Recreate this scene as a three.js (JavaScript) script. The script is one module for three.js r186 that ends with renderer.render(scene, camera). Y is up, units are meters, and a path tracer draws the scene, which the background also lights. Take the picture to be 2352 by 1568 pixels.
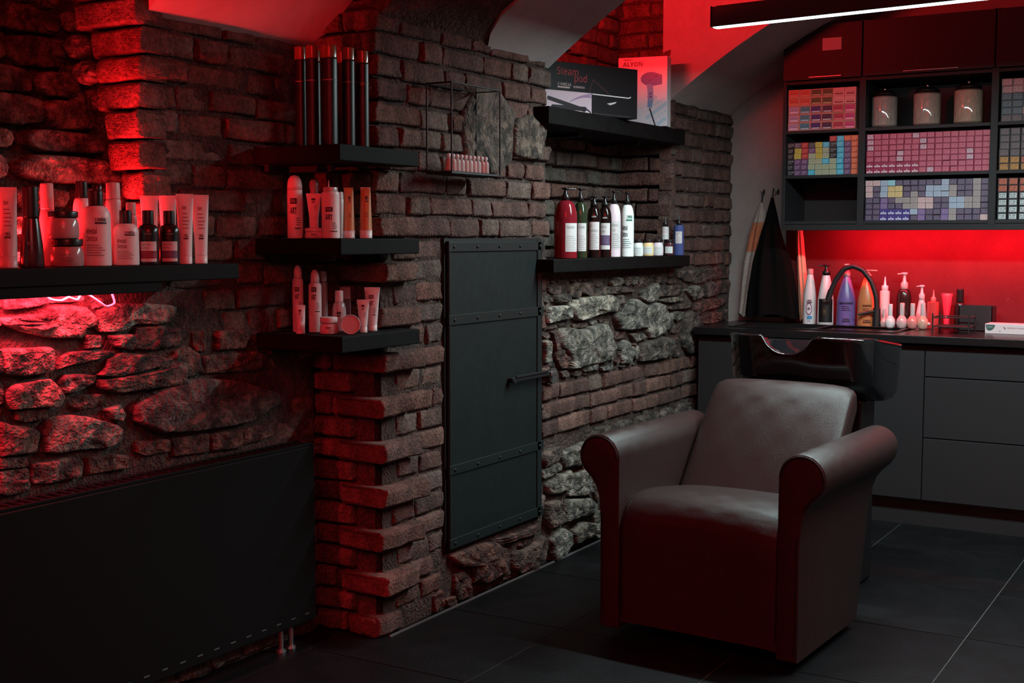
import * as THREE from 'three';
import { RoundedBoxGeometry } from 'three/addons/geometries/RoundedBoxGeometry.js';
import { mergeGeometries, mergeVertices, toCreasedNormals } from 'three/addons/utils/BufferGeometryUtils.js';
import { ImprovedNoise } from 'three/addons/math/ImprovedNoise.js';
import { RectAreaLightUniformsLib } from 'three/addons/lights/RectAreaLightUniformsLib.js';
RectAreaLightUniformsLib.init();

// ---------------------------------------------------------------- camera, exposure, lights
const scene = new THREE.Scene();
scene.background = new THREE.Color(0x000000);
const camera = new THREE.PerspectiveCamera(2 * Math.atan(784 / 2870) * 180 / Math.PI, 1.5, 0.05, 60);
camera.rotation.order = 'YXZ';
camera.position.set(0, 1.4, 0);
camera.rotation.y = 31 * Math.PI / 180;
camera.rotation.x = -Math.atan(240 / 2870);
const renderer = new THREE.WebGLRenderer({ antialias: true });
renderer.toneMapping = THREE.LinearToneMapping;
renderer.toneMappingExposure = 1.0;
renderer.shadowMap.enabled = true;

const RED = new THREE.Color().setRGB(1, 0.014, 0.02), WHITE = new THREE.Color().setRGB(0.77, 1.0, 1.0), PINK = new THREE.Color().setRGB(1, 0.03, 0.06), WARM = new THREE.Color().setRGB(1, 0.40, 0.38);
const POWER = { lampDown: 390, unseenArchStrip: 6500, unseenLampDown: 95, unseenLampUp: 2400, cabinetStrip: 360, shelfStripDown: 470, shelfStripUp: 1500 };
function areaLight(color, intensity, w, h, [x, y, z], towards, turn = 0) {      // a lamp's light, aimed along `towards`, long side turned about y
  const l = new THREE.RectAreaLight(color, intensity, w, h);
  l.position.set(x, y, z);
  l.up.set(Math.cos(turn), 0, -Math.sin(turn)).cross(new THREE.Vector3(...towards)).normalize();
  l.lookAt(x + towards[0], y + towards[1], z + towards[2]);
  return l;
}

// ---------------------------------------------------------------- helpers
let seedState = 7;
const rnd = (a = 1, b) => { seedState = (seedState * 1664525 + 1013904223) >>> 0; const t = seedState / 4294967296; return b === undefined ? t * a : a + t * (b - a); };
const pick = (list) => list[Math.floor(rnd(list.length))];
const noise = new ImprovedNoise();
const fbm = (x, y, z, o = 3) => { let s = 0, a = 0.5; for (let i = 0; i < o; i++) { s += a * noise.noise(x, y, z); x *= 2.03; y *= 2.03; z *= 2.03; a *= 0.5; } return s; };
const taken = new Map();
function numbered(name) { const n = taken.get(name) ?? 0; taken.set(name, n + 1); return n ? name + '_' + String(n).padStart(3, '0') : name; }
function tag(o, label, category, group) { o.userData.label = label; o.userData.category = category; if (group) o.userData.group = group; return o; }
function thing(name, label, category, [x, y, z] = [0, 0, 0], turn = 0, group) {
  const o = new THREE.Group(); o.name = numbered(name); o.position.set(x, y, z); o.rotation.y = turn; scene.add(o);
  return tag(o, label, category, group);
}
function structure(name, label) { const o = new THREE.Group(); o.name = name; o.userData.kind = 'structure'; if (label) o.userData.label = label; scene.add(o); return o; }
function part(name, geometry, material, parent, [x, y, z] = [0, 0, 0], turn = 0, label) {
  const m = new THREE.Mesh(Array.isArray(geometry) ? mergeGeometries(geometry.map((g) => { const n = g.index ? g.toNonIndexed() : g; for (const k of Object.keys(n.attributes)) if (!['position', 'normal', 'uv'].includes(k)) n.deleteAttribute(k); return n; })) : geometry, material);
  m.name = name; m.position.set(x, y, z); m.rotation.y = turn; m.castShadow = m.receiveShadow = true;
  if (label) m.userData.label = label;
  parent.add(m); return m;
}
const at = (g, x, y, z) => g.translate(x, y, z);
function box(w, h, d, r = 0, x = 0, y = 0, z = 0) {                            // centred on x and z, standing on y
  const g = r ? new RoundedBoxGeometry(w, h, d, 2, Math.min(r, w / 2.01, h / 2.01, d / 2.01)) : new THREE.BoxGeometry(w, h, d);
  return g.translate(x, y + h / 2, z);
}
const lathe = (pts, seg = 28) => new THREE.LatheGeometry(pts.map((p) => new THREE.Vector2(Math.max(p[0], 0.0001), p[1])), seg);
const cyl = (r1, r2, h, y = 0, seg = 20) => new THREE.CylinderGeometry(r1, r2, h, seg).translate(0, y + h / 2, 0);
function rod(points, r, seg = 24, closed = false) { return new THREE.TubeGeometry(new THREE.CatmullRomCurve3(points.map((p) => new THREE.Vector3(...p)), closed, 'catmullrom', 0.3), seg, r, 8, closed); }
function bar(a, b, r, seg = 6) {                                               // a straight round rod
  const A = new THREE.Vector3(...a), B = new THREE.Vector3(...b), d = B.clone().sub(A), g = new THREE.CylinderGeometry(r, r, d.length(), seg);
  g.applyQuaternion(new THREE.Quaternion().setFromUnitVectors(new THREE.Vector3(0, 1, 0), d.normalize()));
  return g.translate((A.x + B.x) / 2, (A.y + B.y) / 2, (A.z + B.z) / 2);
}
function grid(nu, nv, f) {                                                     // a surface f(u, v) -> [x, y, z] with uv in metres taken from the net
  const p = [], uv = [], idx = [];
  for (let j = 0; j <= nv; j++) for (let i = 0; i <= nu; i++) { const q = f(i / nu, j / nv); p.push(q[0], q[1], q[2]); uv.push(q[3] ?? i / nu, q[4] ?? j / nv); }
  for (let j = 0; j < nv; j++) for (let i = 0; i < nu; i++) { const a = j * (nu + 1) + i, b = a + 1, c = a + nu + 1, d = c + 1; idx.push(a, b, d, a, d, c); }
  const g = new THREE.BufferGeometry();
  g.setAttribute('position', new THREE.Float32BufferAttribute(p, 3)); g.setAttribute('uv', new THREE.Float32BufferAttribute(uv, 2));
  g.setIndex(idx); g.computeVertexNormals(); return g;
}
function smooth(g, angle) { g.deleteAttribute('normal'); return toCreasedNormals(mergeVertices(g, 1e-4), angle); }
const extrude = (pts, depth, bevel = 0, holes) => {
  const s = new THREE.Shape(pts.map((p) => new THREE.Vector2(p[0], p[1])));
  return new THREE.ExtrudeGeometry(s, { depth, bevelEnabled: bevel > 0, bevelSize: bevel, bevelThickness: bevel, bevelSegments: 3, curveSegments: 16 });
};
function plank(pts, y0, y1, r = 0.004) {                                       // a board: outline [x, z] in plan, from y0 to y1
  const g = extrude(pts.map(([x, z]) => [x, -z]), y1 - y0 - 2 * r, r);
  return g.rotateX(-Math.PI / 2).translate(0, y0 + r, 0);
}

// ---------------------------------------------------------------- textures and materials
function dataTex(size, f, color = true) {
  const d = new Uint8Array(size * size * 4);
  for (let y = 0; y < size; y++) for (let x = 0; x < size; x++) { const c = f(x / size, y / size), o = (y * size + x) * 4; for (let k = 0; k < 3; k++) d[o + k] = Math.max(0, Math.min(255, (Array.isArray(c) ? c[k] : c) * 255)); d[o + 3] = 255; }
  const t = new THREE.DataTexture(d, size, size); t.wrapS = t.wrapT = THREE.RepeatWrapping; t.magFilter = THREE.LinearFilter; t.minFilter = THREE.LinearMipmapLinearFilter; t.generateMipmaps = true;
  if (color) t.colorSpace = THREE.SRGBColorSpace; t.needsUpdate = true; return t;
}
const tileable = (u, v, f, s, o = 4) => {                                      // noise on a torus, so that it repeats without a seam
  const a = u * 2 * Math.PI, b = v * 2 * Math.PI, k = f / (2 * Math.PI);
  return fbm(Math.cos(a) * k + s, Math.sin(a) * k + Math.cos(b) * k * 0.73, Math.sin(b) * k - s, o);
};
const rep = (t, r) => { const c = t.clone(); c.repeat.set(r, r); c.needsUpdate = true; return c; };
const grainColor = dataTex(512, (u, v) => { const n = tileable(u, v, 22, 3), m = tileable(u, v, 5, 9, 2), s = tileable(u, v, 90, 5, 2); const k = 0.80 + 0.42 * n + 0.34 * m + 0.22 * s; return [k, k * (0.99 + 0.06 * m), k * (0.98 + 0.08 * m)]; });
const stainColor = dataTex(512, (u, v) => { const n = tileable(u, v, 22, 3), m = tileable(u, v, 9, 29, 3), s = tileable(u, v, 70, 5, 2), k = Math.max(0.22, 0.74 + 0.45 * n + 0.9 * m + 0.3 * s); return [k, k * (1.0 - 0.05 * m), k * (0.98 - 0.08 * m)]; });
const grainBump = dataTex(512, (u, v) => 0.5 + 0.6 * tileable(u, v, 26, 13) + 0.35 * tileable(u, v, 80, 2, 2), false);
const plasterColor = dataTex(512, (u, v) => { const m = tileable(u, v, 4, 21, 4), s = tileable(u, v, 60, 8, 2); const k = 0.90 + 0.12 * m + 0.05 * s; return [k, k, k]; });
const plasterBump = dataTex(512, (u, v) => 0.5 + 0.5 * tileable(u, v, 9, 17, 5), false);
const cloudColor = dataTex(512, (u, v) => { const m = tileable(u, v, 7, 41, 5); const k = 0.78 + 0.5 * m; return [k, k, k]; });
const leatherBump = dataTex(512, (u, v) => { const n = tileable(u, v, 75, 31, 2), m = tileable(u, v, 30, 37, 2); return 0.55 - Math.abs(n) * 0.9 + 0.2 * m; }, false);
const tileColor = dataTex(512, (u, v) => { const m = tileable(u, v, 6, 51, 5), s = tileable(u, v, 50, 53, 2); const k = 0.82 + 0.5 * m + 0.12 * s; return [k, k, k * 1.03]; });
const rgb = (r, g, b) => new THREE.Color().setRGB(r, g, b);
const std = (color, roughness = 0.6, more = {}) => new THREE.MeshStandardMaterial({ color, roughness, ...more });
const phys = (color, roughness, more = {}) => new THREE.MeshPhysicalMaterial({ color, roughness, ...more });
const M = {
  brick: std(rgb(1, 1, 1), 0.95, { vertexColors: true, map: rep(grainColor, 3.4), bumpMap: rep(grainBump, 3.4), bumpScale: 0.008 }),
  stone: std(rgb(1, 1, 1), 0.95, { vertexColors: true, map: rep(stainColor, 2.3), bumpMap: rep(grainBump, 2.3), bumpScale: 0.014 }),
  mortar: std(rgb(0.105, 0.068, 0.056), 1, { map: rep(grainColor, 2), bumpMap: rep(grainBump, 3), bumpScale: 0.02 }),
  vaultBrick: std(rgb(0.125, 0.078, 0.065), 1, { map: rep(grainColor, 2), bumpMap: rep(grainBump, 2.5), bumpScale: 0.02 }),
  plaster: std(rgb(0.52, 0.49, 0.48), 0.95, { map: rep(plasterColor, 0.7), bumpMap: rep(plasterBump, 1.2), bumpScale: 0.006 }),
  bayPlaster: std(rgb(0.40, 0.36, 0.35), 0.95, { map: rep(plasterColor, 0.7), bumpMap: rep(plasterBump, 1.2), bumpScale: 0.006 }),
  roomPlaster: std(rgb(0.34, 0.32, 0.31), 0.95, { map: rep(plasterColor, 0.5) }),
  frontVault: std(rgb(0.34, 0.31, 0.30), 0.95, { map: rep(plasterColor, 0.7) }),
  redLitSplash: phys(rgb(0.14, 0.020, 0.024), 0.85, { specularIntensity: 0.15, map: rep(plasterColor, 1.6) }),  // red of the strip light is put into the panel colour
  tile: phys(rgb(0.0052, 0.0048, 0.0056), 0.5, { map: rep(tileColor, 1.3), bumpMap: rep(grainBump, 3), bumpScale: 0.0012, specularIntensity: 0.45 }),
  grout: std(rgb(0.06, 0.056, 0.055), 0.9),
  blackMetal: std(rgb(0.012, 0.012, 0.013), 0.55, { metalness: 0.2 }),
  radiator: phys(rgb(0.0035, 0.0033, 0.0035), 0.75, { specularIntensity: 0.25 }),
  shelfWood: phys(rgb(0.0045, 0.004, 0.004), 0.75, { map: rep(grainColor, 4), specularIntensity: 0.3 }),
  chrome: std(rgb(0.85, 0.85, 0.86), 0.12, { metalness: 1 }),
  steel: std(rgb(0.35, 0.34, 0.33), 0.35, { metalness: 0.9 }),
  doorPaint: phys(rgb(0.0075, 0.0125, 0.0125), 0.6, { specularIntensity: 0.6, map: rep(plasterColor, 2), bumpMap: rep(plasterBump, 2.5), bumpScale: 0.003 }),
  doorBand: phys(rgb(0.0095, 0.0145, 0.0145), 0.5, { specularIntensity: 0.7 }),
  leather: phys(rgb(0.029, 0.0140, 0.0132), 0.40, { bumpMap: rep(leatherBump, 7), bumpScale: 0.0010, clearcoat: 0.12, clearcoatRoughness: 0.36, specularIntensity: 0.55 }),
  leatherPiping: phys(rgb(0.012, 0.007, 0.007), 0.6, { specularIntensity: 0.4 }),
  ceramic: phys(rgb(0.006, 0.006, 0.007), 0.12, { clearcoat: 1, clearcoatRoughness: 0.04 }),
  cabinet: phys(rgb(0.018, 0.017, 0.0185), 0.55, { specularIntensity: 0.5 }),
  cabinetDoor: phys(rgb(0.018, 0.0185, 0.0215), 0.5, { specularIntensity: 0.5 }),
  cabinetDark: phys(rgb(0.018, 0.017, 0.0185), 0.55, { specularIntensity: 0.5 }),
  counter: phys(rgb(0.010, 0.009, 0.009), 0.3, { map: rep(tileColor, 2) }),
  rubber: std(rgb(0.01, 0.01, 0.01), 0.8),
  glass: phys(rgb(1, 1, 1), 0.03, { transmission: 1, thickness: 0, ior: 1.45 }),
  blackPlastic: phys(rgb(0.010, 0.009, 0.010), 0.28, {}),
  lampHousing: std(rgb(0.03, 0.028, 0.03), 0.6),
  whiteGlow: std(rgb(0.8, 0.8, 0.8), 0.5, { emissive: WHITE, emissiveIntensity: 5.5 }),
  warmGlow: std(rgb(0.8, 0.8, 0.8), 0.5, { emissive: WARM, emissiveIntensity: 3 }),
  redGlow: std(rgb(0.6, 0.5, 0.5), 0.5, { emissive: RED, emissiveIntensity: 3 }),
  pinkGlow: std(rgb(0.6, 0.5, 0.5), 0.5, { emissive: PINK, emissiveIntensity: 3 }),
};
const plastics = new Map();
function plastic(r, g, b, rough = 0.32) { const k = [r, g, b, rough].join(); if (!plastics.has(k)) plastics.set(k, phys(rgb(r, g, b), rough)); return plastics.get(k); }

// ---------------------------------------------------------------- masonry: every brick and stone is a mesh of its own
const TINT = { r: [0.165, 0.080, 0.064], b: [0.175, 0.118, 0.098], g: [0.27, 0.235, 0.205], w: [0.35, 0.31, 0.265], d: [0.13, 0.10, 0.088] };
function colored(g, base, vary = 0.12, s = rnd(50)) {                          // mottled clay or stone colour per vertex
  const p = g.attributes.position, c = new Float32Array(p.count * 3), k = 1 + rnd(-vary, vary), w = rnd(-0.05, 0.05);
  for (let i = 0; i < p.count; i++) { const n = k * (1 + 0.35 * fbm(p.getX(i) * 14 + s, p.getY(i) * 14, s, 2)); c[3 * i] = base[0] * n * (1 + w); c[3 * i + 1] = base[1] * n; c[3 * i + 2] = base[2] * n * (1 - w); }
  g.setAttribute('color', new THREE.BufferAttribute(c, 3)); return g;
}
function brickGeometry(w, h, d, rough = 0.006) {                               // worn block, front face at n = 0, uneven, arrises knocked off
  const e = Math.min(0.010, h * 0.2), us = [0, e, w * 0.36, w * 0.68, w - e, w], vs = [0, e, h * 0.5, h - e, h], s = rnd(100), P = [], uv = [], idx = [];
  const tilt = rnd(-0.05, 0.05), lean = rnd(-0.05, 0.05);
  for (let j = 0; j < 5; j++) for (let i = 0; i < 6; i++) {
    const edge = (i === 0 || i === 5 ? 1 : 0) + (j === 0 || j === 4 ? 1 : 0);
    const u = us[i] - w / 2, v = vs[j] - h / 2;
    const n = -edge * rnd(0.004, 0.010) - (edge === 2 ? rnd(0.006) : 0) + rough * 1.8 * noise.noise(u * 22 + s, v * 22, s) + tilt * u * 0.5 + lean * v * 0.5;
    P.push(u + (edge ? rnd(-0.003, 0.003) : 0), v + (edge ? rnd(-0.003, 0.003) : 0), n); uv.push(u + s, v);
  }
  for (let j = 0; j < 4; j++) for (let i = 0; i < 5; i++) { const a = j * 6 + i; idx.push(a, a + 1, a + 7, a, a + 7, a + 6); }
  const ring = []; for (let i = 0; i < 5; i++) ring.push(i); for (let j = 0; j < 4; j++) ring.push(5 + 6 * j); for (let i = 5; i > 0; i--) ring.push(24 + i); for (let j = 4; j > 0; j--) ring.push(6 * j);
  const b = P.length / 3;
  for (const r of ring) { const i = r % 6, j = Math.floor(r / 6); P.push(P[3 * r] * 0.99, P[3 * r + 1] * 0.99, -d); uv.push(uv[2 * r] + (i === 0 ? -d : i === 5 ? d : 0), uv[2 * r + 1] + (j === 0 ? -d : j === 4 ? d : 0)); }
  ring.forEach((r, k) => { const k2 = (k + 1) % ring.length; idx.push(ring[k2], r, b + k, ring[k2], b + k, b + k2); });
  const g = new THREE.BufferGeometry(); g.setAttribute('position', new THREE.Float32BufferAttribute(P, 3)); g.setAttribute('uv', new THREE.Float32BufferAttribute(uv, 2)); g.setIndex(idx); g.computeVertexNormals(); return g;
}
function stoneGeometry(poly, depth, bulge, rough = 0.016) {                    // rubble stone from its outline [u, v] around its middle
  const n = 30, out = [], len = poly.map((p, i) => { const q = poly[(i + 1) % poly.length]; return Math.hypot(q[0] - p[0], q[1] - p[1]); }), total = len.reduce((a, b) => a + b), s = rnd(100);
  for (let k = 0; k < n; k++) { let t = k / n * total, i = 0; while (t > len[i]) t -= len[i++]; const p = poly[i], q = poly[(i + 1) % poly.length], f = t / len[i]; out.push([p[0] + (q[0] - p[0]) * f, p[1] + (q[1] - p[1]) * f]); }
  const size = Math.sqrt(total / 4 * total / 4), P = [], uv = [], idx = [];
  const rings = [[1.0, -depth], [1.0, -0.008], [0.975, 0.45], [0.90, 0.85], [0.64, 0.98], [0.32, 1.0]];
  for (const [k, z] of rings) for (const p of out) {
    const u = p[0] * k, v = p[1] * k, wob = k > 0.8 ? 0.05 * noise.noise(p[0] * 40 + s, p[1] * 40, 3) : 0;
    const zz = z < 0 ? z : z * bulge + rough * fbm(u * 16 + s, v * 16, s * 0.3, 3) * (k > 0.95 ? 0.3 : 1) + rough * 0.9 * fbm(u * 42, v * 42 + s, s, 2) * (k > 0.9 ? 0.3 : 1);
    const far = z === -depth ? 1 + depth / Math.max(0.03, Math.hypot(u, v)) : 1; P.push(u * (1 + wob), v * (1 + wob), zz); uv.push(u * far + s, v * far);
  }
  P.push(0, 0, bulge + rough * fbm(s, 0, 0)); uv.push(s, 0);
  for (let r = 0; r < rings.length - 1; r++) for (let k = 0; k < n; k++) { const a = r * n + k, b = r * n + (k + 1) % n, c = a + n, d = b + n; idx.push(a, b, d, a, d, c); }
  const c = P.length / 3 - 1, l = (rings.length - 1) * n; for (let k = 0; k < n; k++) idx.push(l + k, l + (k + 1) % n, c);
  const g = new THREE.BufferGeometry(); g.setAttribute('position', new THREE.Float32BufferAttribute(P, 3)); g.setAttribute('uv', new THREE.Float32BufferAttribute(uv, 2)); g.setIndex(idx); g.computeVertexNormals();
  return g;
}
const inside = (poly, x, y) => { let c = false; for (let i = 0, j = poly.length - 1; i < poly.length; j = i++) { const [xi, yi] = poly[i], [xj, yj] = poly[j]; if ((yi > y) !== (yj > y) && x < (xj - xi) * (y - yi) / (yj - yi) + xi) c = !c; } return c; };
// A wall face: 'x' faces +x and runs along z, 'z' faces +z and runs along x.
function brickCourse(wall, face, plane, a0, a1, y, h, o = {}) {                // one course from a0 to a1 along the face
  const s = Math.sign(a1 - a0); let a = a0, k = o.start ?? Math.floor(rnd(2));
  while (s * (a1 - a) > 0.02) {
    let w = (o.lengths ?? [0.142, 0.275, 0.142, 0.275, 0.20])[k++ % 5] * rnd(0.93, 1.07);
    if (s * (a1 - a) - w < 0.07) w = s * (a1 - a);
    w = Math.min(w, 0.34);
    const mid = a + s * w / 2, gap = rnd(0.006, 0.013), hh = h - rnd(0.007, 0.015), yc = y + h / 2 + rnd(-0.003, 0.003);
    a += s * w;
    if (o.skip && o.skip(mid, yc, w, hh)) continue;
    const out = (o.proud ? o.proud(mid, yc) : 0) + rnd(-0.007, 0.006), tint = o.tint ? o.tint(mid, yc) : pick([TINT.r, TINT.r, TINT.r, TINT.b, [0.125, 0.064, 0.052], [0.19, 0.10, 0.079], [0.165, 0.098, 0.081]]);
    const g = colored(brickGeometry(w - gap, hh, o.depth ?? 0.07, o.rough), tint);
    part('brick', g, M.brick, wall, face === 'x' ? [plane + out, yc, mid] : [mid, yc, plane + out], face === 'x' ? Math.PI / 2 : 0).rotation.z = 0;
  }
}
const hits = (stones) => (z, y, w, h) => stones.some((s) => [[0, 0], [-0.42, -0.3], [0.42, -0.3], [-0.42, 0.3], [0.42, 0.3]].some(([i, j]) => inside(s.slice(2).map(([a, b]) => [a / 1000, b / 1000]), z + i * w, y + j * h)));
function stones(wall, list, plane) {                                           // rubble from outlines [z, y] in millimetres
  for (const [tint, out, ...pts] of list) {
    const P = pts.map(([z, y]) => [-z / 1000, y / 1000]), cu = P.reduce((a, p) => a + p[0], 0) / P.length, cv = P.reduce((a, p) => a + p[1], 0) / P.length;
    let Q = P.map(([u, v]) => [(u - cu) * 1.05, (v - cv) * 1.05]);
    const area = Q.reduce((a, p, i) => { const q = Q[(i + 1) % Q.length]; return a + p[0] * q[1] - q[0] * p[1]; }, 0); if (area < 0) Q = Q.reverse();
    const size = Math.sqrt(Math.abs(area) / 2), g = colored(stoneGeometry(Q, 0.09, Math.min(0.022, 0.006 + size * 0.06), Math.min(0.034, 0.008 + size * 0.13)), TINT[tint]);
    part('stone', g, M.stone, wall, [plane + out * 0.6 - 0.010, cv, -cu], Math.PI / 2);
  }
}
function rubbleFill(wall, face, plane, a0, a1, y0, y1, size, skip, tints = 'gbgdw', out = 0) {   // rough coursed rubble where no stone has been set yet
  for (let y = y0; y < y1 - 0.02;) {
    const h = Math.min(size * rnd(0.55, 1.05), y1 - y); let a = a0; const s = Math.sign(a1 - a0);
    while (s * (a1 - a) > 0.03) {
      const w = Math.min(size * rnd(0.9, 2.1), s * (a1 - a)), mid = a + s * w / 2, yc = y + h / 2; a += s * w;
      if (skip && skip(mid, yc, w, h)) continue;
      const n = 9, Q = []; for (let k = 0; k < n; k++) { const t = k / n * 2 * Math.PI, q = 1 / Math.pow(Math.pow(Math.abs(Math.cos(t)), 4) + Math.pow(Math.abs(Math.sin(t)), 4), 0.25); Q.push([Math.cos(t) * q * (w / 2 - 0.006) * rnd(0.86, 1.0), Math.sin(t) * q * (h / 2 - 0.005) * rnd(0.86, 1.0)]); }
      const g = colored(stoneGeometry(Q, 0.07, rnd(0.008, 0.018), 0.022), TINT[pick([...tints])]);
      part('stone', g, M.stone, wall, face === 'x' ? [plane + out + rnd(-0.012, 0.012), yc, mid] : [mid, yc, plane + out + rnd(-0.012, 0.012)], face === 'x' ? Math.PI / 2 : 0);
    }
    y += h;
  }
}
function slab(wall, name, m, x0, x1, y0, y1, z0, z1, uvScale = 1) {            // a box between two corners with uv in metres
  const g = new THREE.BoxGeometry(x1 - x0, y1 - y0, z1 - z0), p = g.attributes.position, n = g.attributes.normal, uv = g.attributes.uv;
  g.translate((x0 + x1) / 2, (y0 + y1) / 2, (z0 + z1) / 2);
  for (let i = 0; i < p.count; i++) { const ax = Math.abs(n.getX(i)), ay = Math.abs(n.getY(i)); uv.setXY(i, ax > 0.5 ? p.getZ(i) : p.getX(i), ay > 0.5 ? p.getZ(i) : p.getY(i)); }
  return part(name, g, m, wall);
}
function mortarFace(wall, x, z0, z1, y0, y1, amp = 0.012) {                    // uneven bedding behind the stones, facing +x
  const nu = Math.ceil(Math.abs(z1 - z0) / 0.035), nv = Math.ceil((y1 - y0) / 0.035);
  part('mortar', grid(nu, nv, (u, v) => { const z = z0 + (z1 - z0) * u, y = y0 + (y1 - y0) * v, e = (u === 0 || u === 1) ? 0 : 1; return [x + e * amp * 1.6 * fbm(z * 9, y * 9, 3, 3), y, z, z, y]; }), M.mortar, wall);
}
const COURSE = 0.0775;
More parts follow.
